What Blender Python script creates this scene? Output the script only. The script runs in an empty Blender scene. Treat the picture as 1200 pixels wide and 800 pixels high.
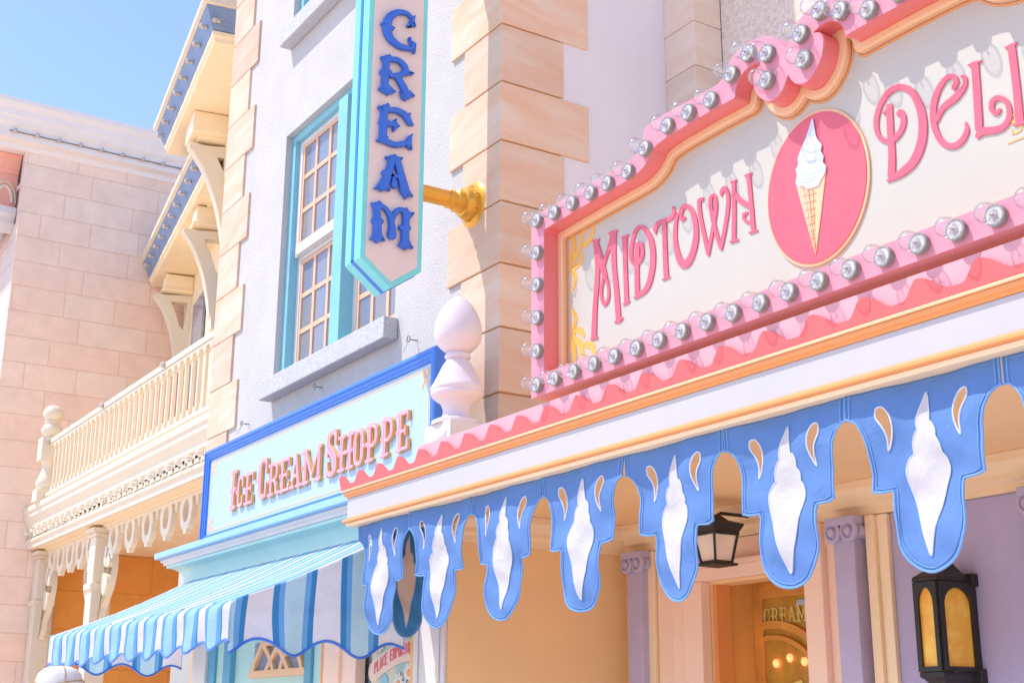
import bpy, bmesh, math, random
import numpy as np
from mathutils import Vector, Matrix
random.seed(7)
R = math.radians
scn = bpy.context.scene
COL = scn.collection

# ------------------------------------------------------------------ camera (solved from the vanishing points)
FPX, YAW, PITCH, ROLL = 1558.3, 1.003985, .2798457, .0053472
CAM = Vector((0, 0, 1.6))
_f = Vector((-math.sin(YAW)*math.cos(PITCH), math.cos(YAW)*math.cos(PITCH), math.sin(PITCH)))
_r0 = Vector((math.cos(YAW), math.sin(YAW), 0)); _u0 = _r0.cross(_f)
_r = math.cos(ROLL)*_r0 + math.sin(ROLL)*_u0
_u = -math.sin(ROLL)*_r0 + math.cos(ROLL)*_u0
def ray(x, y): return _f + _r*((x-600)/FPX) + _u*((400-y)/FPX)
def onY(x, y, Y):
    d = ray(x, y); return CAM + d*(Y/d.y)
def onX(x, y, X):
    d = ray(x, y); return CAM + d*(X/d.x)
cd = bpy.data.cameras.new('camera'); cam = bpy.data.objects.new('camera', cd); COL.objects.link(cam)
cam.matrix_world = Matrix.Translation(CAM) @ Matrix((_r, _u, -_f)).transposed().to_4x4()
cd.sensor_width = 36; cd.lens = FPX/1200*36; cd.clip_end = 2000; cd.clip_start = .05
scn.camera = cam

# ------------------------------------------------------------------ light
w = bpy.data.worlds.new('World'); scn.world = w; w.use_nodes = True
SUN_EL, SUN_AZ = R(58), R(32)            # sun stands in front of the facades, to the left
sdir = Vector((-math.sin(SUN_AZ)*math.cos(SUN_EL), -math.cos(SUN_AZ)*math.cos(SUN_EL), math.sin(SUN_EL)))
nt = w.node_tree; nt.nodes.clear()
sky = nt.nodes.new('ShaderNodeTexSky'); sky.sky_type = 'NISHITA'; sky.sun_disc = False
sky.sun_elevation = SUN_EL; sky.sun_rotation = math.atan2(sdir.x, sdir.y)
sky.air_density = 1.0; sky.dust_density = .6; sky.ozone_density = 4.2
bg = nt.nodes.new('ShaderNodeBackground'); bg.inputs['Strength'].default_value = .15
wo = nt.nodes.new('ShaderNodeOutputWorld')
tn = nt.nodes.new('ShaderNodeMix'); tn.data_type = 'RGBA'; tn.blend_type = 'MULTIPLY'; tn.inputs[0].default_value = 1; tn.inputs[7].default_value = (1.01, .94, .97, 1)
nt.links.new(sky.outputs[0], tn.inputs[6]); nt.links.new(tn.outputs[2], bg.inputs[0]); nt.links.new(bg.outputs[0], wo.inputs[0])
sl = bpy.data.lights.new('sun', 'SUN'); sl.energy = 2.3; sl.angle = R(.53); sl.color = (1, .93, .84)
so = bpy.data.objects.new('sun', sl); COL.objects.link(so); so.location = (-20, -30, 40)
so.rotation_euler = (-sdir).to_track_quat('-Z', 'Y').to_euler()
scn.view_settings.view_transform = 'Standard'; scn.view_settings.look = 'None'
scn.view_settings.exposure = 1.02; scn.view_settings.gamma = 1.0
scn.view_settings.use_curve_mapping = False
scn.render.resolution_x = 1024; scn.render.resolution_y = 682
scn.cycles.max_bounces = 10; scn.cycles.diffuse_bounces = 6; scn.cycles.transparent_max_bounces = 24
scn.cycles.caustics_reflective = False; scn.cycles.caustics_refractive = False

# ------------------------------------------------------------------ materials
def new_mat(name):
    m = bpy.data.materials.new(name); m.use_nodes = True
    return m, m.node_tree, m.node_tree.nodes['Principled BSDF']
def nd(t, typ, **kw):
    n = t.nodes.new(typ)
    for k, v in kw.items():
        if k in n.inputs.keys(): n.inputs[k].default_value = v
        else: setattr(n, k, v)
    return n
def mix_rgb(t, fac, a, b, mode='MIX'):
    n = t.nodes.new('ShaderNodeMix'); n.data_type = 'RGBA'; n.blend_type = mode
    for s, v in ((0, fac), (6, a), (7, b)):
        if hasattr(v, 'links') or hasattr(v, 'is_linked'): t.links.new(v, n.inputs[s])
        elif s == 0: n.inputs[0].default_value = v
        else: n.inputs[s].default_value = (*v[:3], 1)
    return n.outputs[2]
def pos(t, scale=(1, 1, 1), rot=(0, 0, 0)):
    g = t.nodes.new('ShaderNodeNewGeometry'); mp = t.nodes.new('ShaderNodeMapping')
    mp.inputs['Scale'].default_value = scale; mp.inputs['Rotation'].default_value = rot
    t.links.new(g.outputs['Position'], mp.inputs['Vector']); return mp.outputs[0]
def mat(name, c, rough=.55, var=.06, vs=3.0, bump=.0, bs=40., grime=.0, tint=None, metal=0, spec=.5, coat=0):
    m, t, p = new_mat(name)
    v = pos(t)
    n1 = nd(t, 'ShaderNodeTexNoise', Scale=vs, Detail=6., Roughness=.6); t.links.new(v, n1.inputs['Vector'])
    lo = tuple(x*(1-var) for x in c); hi = tuple(min(.95, x*(1+var)) for x in c)
    if tint: lo = tint
    rp = nd(t, 'ShaderNodeMapRange'); rp.inputs[1].default_value = .3; rp.inputs[2].default_value = .7
    t.links.new(n1.outputs[0], rp.inputs[0])
    col = mix_rgb(t, rp.outputs[0], lo, hi)
    if grime:
        v2 = pos(t, (5, 5, .7))
        n3 = nd(t, 'ShaderNodeTexNoise', Scale=1.7, Detail=8., Roughness=.7); t.links.new(v2, n3.inputs['Vector'])
        r3 = nd(t, 'ShaderNodeMapRange'); r3.inputs[1].default_value = .55; r3.inputs[2].default_value = .8
        r3.inputs[4].default_value = grime; t.links.new(n3.outputs[0], r3.inputs[0])
        col = mix_rgb(t, r3.outputs[0], col, tuple(x*.55 for x in c))
    t.links.new(col, p.inputs['Base Color'])
    n2 = nd(t, 'ShaderNodeTexNoise', Scale=bs, Detail=4.); t.links.new(v, n2.inputs['Vector'])
    rr = nd(t, 'ShaderNodeMapRange'); rr.inputs[3].default_value = max(.02, rough-.08); rr.inputs[4].default_value = min(1, rough+.1)
    t.links.new(n1.outputs[0], rr.inputs[0]); t.links.new(rr.outputs[0], p.inputs['Roughness'])
    if bump:
        b = nd(t, 'ShaderNodeBump', Strength=bump, Distance=.01); t.links.new(n2.outputs[0], b.inputs['Height'])
        t.links.new(b.outputs[0], p.inputs['Normal'])
    p.inputs['Metallic'].default_value = metal; p.inputs['Specular IOR Level'].default_value = spec
    if coat: p.inputs['Coat Weight'].default_value = coat
    return m
def sandstone(name, a, b, rot=(.16, .12, .2), speck=0):
    m, t, p = new_mat(name)
    oi = t.nodes.new('ShaderNodeNewGeometry')
    v = pos(t, (1, 1, 1), rot)
    add = nd(t, 'ShaderNodeVectorMath', operation='MULTIPLY_ADD')
    t.links.new(oi.outputs['Random Per Island'], add.inputs[0])
    add.inputs[1].default_value = (17, 9, 23); t.links.new(v, add.inputs[2])
    sc = nd(t, 'ShaderNodeMapping'); sc.inputs['Scale'].default_value = (.9, .9, 5); t.links.new(add.outputs[0], sc.inputs[0])
    n1 = nd(t, 'ShaderNodeTexNoise', Scale=1.3, Detail=7., Roughness=.55, Distortion=.6); t.links.new(sc.outputs[0], n1.inputs['Vector'])
    r1 = nd(t, 'ShaderNodeMapRange'); r1.inputs[1].default_value = .36; r1.inputs[2].default_value = .66
    t.links.new(n1.outputs[0], r1.inputs[0])
    col = mix_rgb(t, r1.outputs[0], a, b)
    r2 = nd(t, 'ShaderNodeMapRange'); r2.inputs[3].default_value = .82; r2.inputs[4].default_value = 1.12
    t.links.new(oi.outputs['Random Per Island'], r2.inputs[0])
    hs = nd(t, 'ShaderNodeHueSaturation'); t.links.new(r2.outputs[0], hs.inputs['Value']); t.links.new(col, hs.inputs['Color'])
    t.links.new(hs.outputs[0], p.inputs['Base Color']); p.inputs['Roughness'].default_value = .85
    n2 = nd(t, 'ShaderNodeTexNoise', Scale=60., Detail=5.); b = nd(t, 'ShaderNodeBump', Strength=.25, Distance=.01)
    t.links.new(v, n2.inputs['Vector']); t.links.new(n2.outputs[0], b.inputs['Height']); t.links.new(b.outputs[0], p.inputs['Normal'])
    return m
def ashlar(name, a, b, mortar, axis, wid, row, z0, off=0.):
    """coursed stone blocks; axis = which horizontal coordinate runs along the wall"""
    m, t, p = new_mat(name)
    g = t.nodes.new('ShaderNodeNewGeometry'); sx = t.nodes.new('ShaderNodeSeparateXYZ'); t.links.new(g.outputs['Position'], sx.inputs[0])
    cb = t.nodes.new('ShaderNodeCombineXYZ')
    ad = nd(t, 'ShaderNodeMath', operation='ADD'); ad.inputs[1].default_value = off; t.links.new(sx.outputs[axis], ad.inputs[0])
    zd = nd(t, 'ShaderNodeMath', operation='SUBTRACT'); zd.inputs[1].default_value = z0 - 40*row; t.links.new(sx.outputs['Z'], zd.inputs[0])
    t.links.new(ad.outputs[0], cb.inputs[0]); t.links.new(zd.outputs[0], cb.inputs[1])
    br = t.nodes.new('ShaderNodeTexBrick'); br.offset = .37; br.offset_frequency = 2; br.squash = .72; br.squash_frequency = 3
    br.inputs['Scale'].default_value = 1; br.inputs['Brick Width'].default_value = wid; br.inputs['Row Height'].default_value = row
    br.inputs['Mortar Size'].default_value = .012; br.inputs['Mortar Smooth'].default_value = .35; br.inputs['Bias'].default_value = 0
    br.inputs['Color1'].default_value = (*a, 1); br.inputs['Color2'].default_value = (*b, 1); br.inputs['Mortar'].default_value = (*mortar, 1)
    t.links.new(cb.outputs[0], br.inputs['Vector'])
    n1 = nd(t, 'ShaderNodeTexNoise', Scale=2.2, Detail=8., Roughness=.65); t.links.new(g.outputs['Position'], n1.inputs['Vector'])
    r1 = nd(t, 'ShaderNodeMapRange'); r1.inputs[1].default_value = .35; r1.inputs[2].default_value = .7; r1.inputs[3].default_value = .92; r1.inputs[4].default_value = 1.05
    t.links.new(n1.outputs[0], r1.inputs[0])
    col = mix_rgb(t, 1., br.outputs[0], r1.outputs[0], 'MULTIPLY')
    t.links.new(col, p.inputs['Base Color']); p.inputs['Roughness'].default_value = .85
    iv = nd(t, 'ShaderNodeMath', operation='MULTIPLY_ADD'); iv.inputs[1].default_value = -1.; iv.inputs[2].default_value = 1.; t.links.new(br.outputs['Fac'], iv.inputs[0])
    n2 = nd(t, 'ShaderNodeTexNoise', Scale=35., Detail=5.); t.links.new(g.outputs['Position'], n2.inputs['Vector'])
    sm = nd(t, 'ShaderNodeMath', operation='MULTIPLY_ADD'); sm.inputs[1].default_value = .12
    t.links.new(n2.outputs[0], sm.inputs[0]); t.links.new(iv.outputs[0], sm.inputs[2])
    b = nd(t, 'ShaderNodeBump', Strength=.6, Distance=.012); t.links.new(sm.outputs[0], b.inputs['Height']); t.links.new(b.outputs[0], p.inputs['Normal'])
    return m
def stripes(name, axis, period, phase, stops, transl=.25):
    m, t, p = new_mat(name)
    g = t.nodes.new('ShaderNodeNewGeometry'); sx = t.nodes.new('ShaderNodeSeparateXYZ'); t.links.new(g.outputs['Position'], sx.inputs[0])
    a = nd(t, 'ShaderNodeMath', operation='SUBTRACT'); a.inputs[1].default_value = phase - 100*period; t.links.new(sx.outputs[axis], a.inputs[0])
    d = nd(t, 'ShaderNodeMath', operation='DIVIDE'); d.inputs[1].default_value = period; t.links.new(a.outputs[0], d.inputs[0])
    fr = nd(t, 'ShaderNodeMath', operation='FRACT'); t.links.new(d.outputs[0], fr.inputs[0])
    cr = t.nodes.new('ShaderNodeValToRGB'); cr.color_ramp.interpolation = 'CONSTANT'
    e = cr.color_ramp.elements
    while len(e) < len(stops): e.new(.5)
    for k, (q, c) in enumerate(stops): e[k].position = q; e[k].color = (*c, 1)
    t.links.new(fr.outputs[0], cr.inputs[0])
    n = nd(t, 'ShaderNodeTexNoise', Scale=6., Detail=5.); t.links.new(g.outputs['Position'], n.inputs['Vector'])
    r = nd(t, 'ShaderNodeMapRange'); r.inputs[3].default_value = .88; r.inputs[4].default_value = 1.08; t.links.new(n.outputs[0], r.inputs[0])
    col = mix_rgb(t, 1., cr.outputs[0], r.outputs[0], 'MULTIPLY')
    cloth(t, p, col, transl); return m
def cloth(t, p, col, transl):
    t.links.new(col, p.inputs['Base Color']); p.inputs['Roughness'].default_value = .85; p.inputs['Specular IOR Level'].default_value = .2
    tr = t.nodes.new('ShaderNodeBsdfTranslucent'); t.links.new(col, tr.inputs[0])
    ms = t.nodes.new('ShaderNodeMixShader'); ms.inputs[0].default_value = transl
    out = t.nodes['Material Output']
    t.links.new(p.outputs[0], ms.inputs[1]); t.links.new(tr.outputs[0], ms.inputs[2]); t.links.new(ms.outputs[0], out.inputs[0])
    v = pos(t); wv = nd(t, 'ShaderNodeTexNoise', Scale=7., Detail=5., Roughness=.5, Distortion=.5); t.links.new(v, wv.inputs['Vector'])
    wf = nd(t, 'ShaderNodeTexNoise', Scale=420., Detail=2.); t.links.new(v, wf.inputs['Vector'])
    ad = nd(t, 'ShaderNodeMath', operation='MULTIPLY_ADD'); ad.inputs[1].default_value = .12; t.links.new(wf.outputs[0], ad.inputs[0]); t.links.new(wv.outputs[0], ad.inputs[2])
    b = nd(t, 'ShaderNodeBump', Strength=.6, Distance=.03); t.links.new(ad.outputs[0], b.inputs['Height']); t.links.new(b.outputs[0], p.inputs['Normal'])
def fabric(name, c, transl=.25, var=.07):
    m, t, p = new_mat(name)
    n = nd(t, 'ShaderNodeTexNoise', Scale=5., Detail=6.); t.links.new(pos(t), n.inputs['Vector'])
    col = mix_rgb(t, n.outputs[0], tuple(x*(1-var) for x in c), tuple(min(.95, x*(1+var)) for x in c))
    cloth(t, p, col, transl); return m
def glass_bulb(name):
    m, t, p = new_mat(name)
    tr = t.nodes.new('ShaderNodeBsdfTransparent'); gl = nd(t, 'ShaderNodeBsdfGlossy', Roughness=.06)
    lw = nd(t, 'ShaderNodeLayerWeight', Blend=.25)
    tint = mix_rgb(t, lw.outputs['Facing'], (.995, .995, 1), (.95, .94, .97)); t.links.new(tint, tr.inputs[0])
    mr = nd(t, 'ShaderNodeMapRange'); mr.inputs[3].default_value = .12; mr.inputs[4].default_value = .55
    t.links.new(lw.outputs['Fresnel'], mr.inputs[0])
    ms = t.nodes.new('ShaderNodeMixShader'); t.links.new(mr.outputs[0], ms.inputs[0])
    t.links.new(tr.outputs[0], ms.inputs[1]); t.links.new(gl.outputs[0], ms.inputs[2])
    t.links.new(ms.outputs[0], t.nodes['Material Output'].inputs[0]); return m
def emis(name, c, s):
    m, t, p = new_mat(name); p.inputs['Base Color'].default_value = (*c, 1)
    p.inputs['Emission Color'].default_value = (*c, 1); p.inputs['Emission Strength'].default_value = s; return m

WHITE = (.66, .63, .61)
M = {}
M['ground'] = mat('pavement', (.72, .60, .52), .85, .08, 1.5, .3, 30)
M['stucco'] = mat('white_stucco', (.53, .515, .505), .9, .05, 2., .9, 45, grime=.10)
M['white'] = mat('white_paint', WHITE, .45, .04, 2.)
M['offwhite'] = mat('cream_white_paint', (.75, .66, .51), .5, .04, 2.)
M['cream'] = mat('cream_paint', (.88, .73, .50), .55, .05, 1.5)
M['tan'] = mat('tan_paint', (.88, .60, .31), .6, .04, 1.2)
M['tan_light'] = mat('light_tan_paint', (.88, .70, .46), .6, .04, 1.2)
M['pinkwood'] = mat('peach_paint', (.90, .67, .53), .5, .04, 1.5)
M['purple'] = mat('lavender_stucco', (.45, .42, .64), .85, .07, 2., .4, 60)
M['purple_trim'] = mat('lavender_paint', (.46, .43, .62), .55, .06, 4.)
M['pink'] = mat('pink_enamel', (.73, .29, .37), .55, .03, 3., spec=.25)
M['pinkpale'] = mat('pale_pink_enamel', (.72, .36, .40), .55, .04, 3.)
M['red'] = mat('coral_red_enamel', (.78, .22, .22), .35, .04, 3.)
M['redwave'] = mat('coral_enamel', (.70, .12, .115), .6, .04, 3.)
M['gold'] = mat('orange_gold_paint', (.80, .34, .11), .45, .02, 2.)
M['goldpale'] = mat('pale_gold_paint', (.80, .50, .28), .45, .02, 2.)
M['goldleaf'] = mat('gold_leaf', (.80, .44, .09), .45, .08, 20.)
M['goldpole'] = mat('gold_metal_paint', (.78, .38, .05), .32, .08, 8., metal=.45)
M['board'] = mat('cream_board', (.525, .495, .425), .4, .03, 1.5)
M['letter_pink'] = mat('pink_letter_paint', (.70, .12, .175), .4, .04, 4.)
M['letter_rose'] = mat('rose_letter_paint', (.80, .27, .34), .45, .05, 8.)
M['letter_blue'] = mat('blue_letter_paint', (.022, .135, .60), .4, .08, 8., coat=.15)
M['blue'] = mat('blue_paint', (.05, .19, .66), .4, .06, 3.)
M['lightblue'] = mat('light_blue_board', (.43, .57, .66), .45, .03, 2.)
M['mint'] = mat('mint_paint', (.44, .70, .66), .5, .04, 2.)
M['sky_blue'] = mat('sky_blue_paint', (.30, .53, .78), .5, .04, 2.)
M['turq'] = mat('turquoise_paint', (.20, .66, .66), .4, .04, 3.)
M['teal'] = mat('teal_paint', (.22, .52, .62), .5, .06, 3.)
M['tealdark'] = mat('teal_blue_paint', (.10, .36, .52), .5, .06, 3.)
M['signpeach'] = mat('pale_peach_board', (.74, .60, .55), .45, .03, 3.)
M['granite'] = mat('granite', (.50, .50, .52), .8, .30, 60., .4, 120)
M['quoin'] = sandstone('sandstone', (.73, .46, .31), (.74, .57, .45))
M['joint'] = mat('stone_joint', (.50, .27, .12), .9)
M['quoin2'] = sandstone('pale_sandstone', (.74, .58, .46), (.80, .68, .58))
M['rough'] = mat('rough_stone', (.74, .64, .56), .95, .2, 25., 1., 70)
M['stone_side'] = ashlar('pink_ashlar_side_lifted', (.93, .68, .54), (.93, .73, .60), (.84, .58, .43), 'Y', 1.45, .535, 11.8, .6)  # same stone as the front, colour raised to lift its shaded side
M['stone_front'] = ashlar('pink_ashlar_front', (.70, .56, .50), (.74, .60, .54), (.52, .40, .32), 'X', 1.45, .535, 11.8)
M['orange_wall'] = ashlar('orange_ashlar', (.80, .34, .07), (.84, .37, .085), (.74, .30, .06), 'Y', 1.3, .75, 4.1)
M['cornice'] = mat('pale_cornice_paint', (.84, .76, .71), .5, .03, 2.)
M['coral'] = mat('coral_paint', (.88, .42, .32), .5, .05, 2.)
M['slate'] = mat('slate_blue_paint', (.20, .28, .44), .55, .10, 6.)
M['pane'] = mat('window_glass', (.15, .21, .34), .05, .15, 2.4, spec=.55, tint=(.30, .26, .23))
M['muntin'] = mat('tan_muntin_paint', (.76, .47, .30), .5, .05, 4.)
M['black'] = mat('black_iron', (.022, .02, .018), .5, .25, 12., .15, 60)
M['amber'] = mat('amber_glass', (.95, .54, .09), .25, .22, 9., tint=(.86, .36, .03))
M['frost'] = mat('frosted_glass', (.88, .76, .64), .3, .08, 6.)
M['socket'] = mat('socket_metal', (.30, .29, .27), .5, .2, 40.)
M['socket_in'] = mat('socket_porcelain', (.66, .64, .60), .4, .1, 40.)
M['bulb'] = glass_bulb('clear_bulb_glass')
M['frostbulb'] = mat('small_bulb_glass', (.52, .46, .42), .15, .1, 40.)
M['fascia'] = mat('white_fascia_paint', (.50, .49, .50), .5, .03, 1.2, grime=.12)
M['side_lift_white'] = mat('smooth_shade_lifted_white', (.74, .70, .73), .6, .03, 1.5, .15, 30, grime=.08)  # smooth finish, whitened beyond the stucco to brighten the shaded side
M['creambulb'] = mat('pale_bulb_glass', (.80, .72, .62), .2, .1, 40.)
M['wire'] = mat('wire', (.25, .24, .23), .6)
M['doorwood'] = mat('door_wood', (.74, .35, .07), .4, .2, 3., grime=.2)
M['vestibule'] = mat('vestibule_paint', (.82, .47, .13), .6, .06, 2.)
M['doorglass'] = mat('door_glass', (.52, .30, .05), .08, .3, 4., spec=.8)
M['etched'] = mat('etched_lettering', (.72, .60, .20), .3, .2, 10.)
M['glow'] = emis('warm_bulb_glow', (1., .30, .12), 1.1)
M['banner'] = fabric('blue_banner_cloth', (.17, .33, .68), .30)
M['piping'] = fabric('blue_piping', (.20, .40, .74), .1)
M['applique'] = fabric('white_applique', (.74, .72, .72), .25)
M['thread'] = fabric('pale_thread', (.70, .76, .86), .1)
M['skin'] = mat('skin', (.52, .30, .21), .5, .05, 8.)
M['shirt'] = fabric('shirt_cloth', (.55, .60, .66), .05)
M['trousers'] = fabric('trouser_cloth', (.10, .12, .18), .05)
M['hat'] = fabric('white_hat_cloth', (.80, .78, .76), .15)
M['hatband'] = fabric('tan_hat_seam', (.48, .32, .18), .05)
M['inside'] = mat('dark_interior', (.03, .025, .02), .9)
M['roof'] = mat('roof_grey', (.30, .30, .32), .9, .1, 8.)
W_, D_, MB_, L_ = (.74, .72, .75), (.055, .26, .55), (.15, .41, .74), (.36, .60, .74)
SD_, SM_, SL_ = (.06, .28, .60), (.18, .46, .82), (.56, .80, .88)  # lighter copy of the canvas colours, making up for shade on the sides
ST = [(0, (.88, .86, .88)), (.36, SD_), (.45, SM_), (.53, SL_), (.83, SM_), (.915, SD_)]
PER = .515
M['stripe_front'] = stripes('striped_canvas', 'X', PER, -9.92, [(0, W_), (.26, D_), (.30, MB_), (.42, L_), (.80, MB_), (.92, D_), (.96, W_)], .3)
M['stripe_side'] = stripes('striped_canvas_side_lifted', 'Y', PER+.05, 3.98-.14, ST, .3)

# ------------------------------------------------------------------ object helpers
def wloc(o):
    v = Vector((0, 0, 0))
    while o: v = v + o.location; o = o.parent
    return v
def thing(name, label, cat, loc, group=None):
    o = bpy.data.objects.new(name, None); COL.objects.link(o); o.location = loc; o.empty_display_size = .2
    o['label'] = label; o['category'] = cat
    if group: o['group'] = group
    return o
class MB:
    def __init__(s): s.v = []; s.f = []
    def add(s, vs, fs):
        n = len(s.v); s.v += [tuple(p) for p in vs]; s.f += [tuple(i+n for i in f) for f in fs]; return s
    def box(s, x0, x1, y0, y1, z0, z1, fn=None):
        vs = [(x, y, z) for x in (x0, x1) for y in (y0, y1) for z in (z0, z1)]
        if fn: vs = [fn(*p) for p in vs]
        return s.add(vs, [(0, 1, 3, 2), (4, 6, 7, 5), (0, 4, 5, 1), (2, 3, 7, 6), (0, 2, 6, 4), (1, 5, 7, 3)])
    def prism(s, pts, vec):
        n = len(pts); vec = Vector(vec); a = [Vector(p) for p in pts]
        return s.add(a + [p+vec for p in a], [tuple(range(n)), tuple(range(2*n-1, n-1, -1))] + [(i, (i+1) % n, n+(i+1) % n, n+i) for i in range(n)])
    def lathe(s, c, prof, seg=40, axis='Z'):
        """prof: (radius, height) list"""
        vs = []; c = Vector(c)
        for r, h in prof:
            for k in range(seg):
                a = 2*math.pi*k/seg; x, y = r*math.cos(a), r*math.sin(a)
                vs.append(c + (Vector((x, y, h)) if axis == 'Z' else Vector((x, -h, y)) if axis == '-Y' else Vector((h, x, y))))
        m = len(prof)
        fs = [(i*seg+k, i*seg+(k+1) % seg, (i+1)*seg+(k+1) % seg, (i+1)*seg+k) for i in range(m-1) for k in range(seg)]
        fs += [tuple(range(seg)), tuple(range((m-1)*seg, m*seg))]
        return s.add(vs, fs)
    def tube(s, pts, r, seg=8, closed=False):
        P = [Vector(p) for p in pts]; n = len(P); vs = []; up = None
        for i in range(n):
            a = P[(i-1) % n] if (closed or i > 0) else P[i]; b = P[(i+1) % n] if (closed or i < n-1) else P[i]
            d = (b-a).normalized()
            if up is None:
                up = Vector((0, 0, 1)) if abs(d.z) < .9 else Vector((1, 0, 0))
            e = (up - d*up.dot(d)).normalized(); g = d.cross(e); up = e
            rr = r[i] if isinstance(r, (list, tuple)) else r
            for k in range(seg):
                t = 2*math.pi*k/seg; vs.append(P[i] + (e*math.cos(t) + g*math.sin(t))*rr)
        fs = []
        for i in range(n if closed else n-1):
            j = (i+1) % n
            for k in range(seg): fs.append((i*seg+k, i*seg+(k+1) % seg, j*seg+(k+1) % seg, j*seg+k))
        if not closed: fs += [tuple(range(seg)), tuple(range((n-1)*seg, n*seg))]
        return s.add(vs, fs)
    def sweep(s, path, prof, side=1, z=0):
        """moulding: profile (out, z) swept along a plan polyline with mitred corners; out is to the right of travel when side=1"""
        P = [Vector((p[0], p[1])) for p in path]; n = len(P); ring = []
        for i in range(n):
            ds = []
            if i > 0: ds.append((P[i]-P[i-1]).normalized())
            if i < n-1: ds.append((P[i+1]-P[i]).normalized())
            ns = [Vector((d.y, -d.x))*side for d in ds]
            mvec = ns[0] if len(ns) == 1 else (ns[0]+ns[1])/(1+ns[0].dot(ns[1]))
            ring.append([(P[i].x+mvec.x*o, P[i].y+mvec.y*o, z+h) for o, h in prof])
        m = len(prof); vs = [q for r_ in ring for q in r_]
        fs = [(i*m+k, i*m+(k+1) % m, (i+1)*m+(k+1) % m, (i+1)*m+k) for i in range(n-1) for k in range(m)]
        fs += [tuple(range(m)), tuple(range((n-1)*m, n*m))]
        return s.add(vs, fs)
    def obj(s, name, m, parent=None, smooth=False, bevel=0, label=None):
        me = bpy.data.meshes.new(name); off = wloc(parent)
        me.from_pydata([(p[0]-off.x, p[1]-off.y, p[2]-off.z) for p in s.v], [], s.f)
        bm = bmesh.new(); bm.from_mesh(me)
        bmesh.ops.recalc_face_normals(bm, faces=bm.faces)
        if smooth:
            for f in bm.faces: f.smooth = True
            for e in bm.edges:
                if len(e.link_faces) == 2 and e.calc_face_angle(0) > R(38): e.smooth = False
        bm.to_mesh(me); bm.free()
        me.materials.append(M[m] if isinstance(m, str) else m)
        o = bpy.data.objects.new(name, me); COL.objects.link(o); o.parent = parent
        if bevel:
            b = o.modifiers.new('Bevel', 'BEVEL'); b.width = bevel; b.segments = 2; b.limit_method = 'ANGLE'; b.angle_limit = R(40)
        if label: o['label'] = label
        return o
def tag(o, label, cat, group=None):
    o['label'] = label; o['category'] = cat
    if group: o['group'] = group
    return o
def loop_mesh(loops, depth, fn, bev=0, res=2):
    """flat plate with holes from 2D loops (metres); fn(u, v, w) -> world; w runs 0..depth. Returns MB"""
    cu = bpy.data.curves.new('tmp_outline', 'CURVE'); cu.dimensions = '2D'; cu.fill_mode = 'BOTH'
    cu.extrude = max(0, depth/2-bev); cu.bevel_depth = bev; cu.bevel_resolution = res; cu.offset = -bev
    for L in loops:
        sp = cu.splines.new('POLY'); sp.points.add(len(L)-1); sp.use_cyclic_u = True
        for q, p in zip(sp.points, L): q.co = (p[0], p[1], 0, 1)
    ob = bpy.data.objects.new('tmp_outline', cu); COL.objects.link(ob)
    bpy.context.view_layer.update()
    me = bpy.data.meshes.new_from_object(ob.evaluated_get(bpy.context.evaluated_depsgraph_get()))
    mb = MB(); mb.add([fn(v.co.x, v.co.y, v.co.z+depth/2) for v in me.vertices], [tuple(p.vertices) for p in me.polygons])
    bpy.data.objects.remove(ob); bpy.data.curves.remove(cu); bpy.data.meshes.remove(me)
    return mb
def smooth_pts(P, n=8, closed=False):
    P = [np.array(p, float) for p in P]; out = []; N = len(P)
    for i in range(N if closed else N-1):
        p0 = P[(i-1) % N] if (closed or i > 0) else P[i]; p1 = P[i]; p2 = P[(i+1) % N]; p3 = P[(i+2) % N] if (closed or i+2 < N) else p2
        for k in range(n):
            t = k/n
            out.append(.5*((2*p1)+(p2-p0)*t+(2*p0-5*p1+4*p2-p3)*t*t+(3*p1-p0-3*p2+p3)*t**3))
    if not closed: out.append(P[-1])
    return [tuple(q) for q in out]
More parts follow.
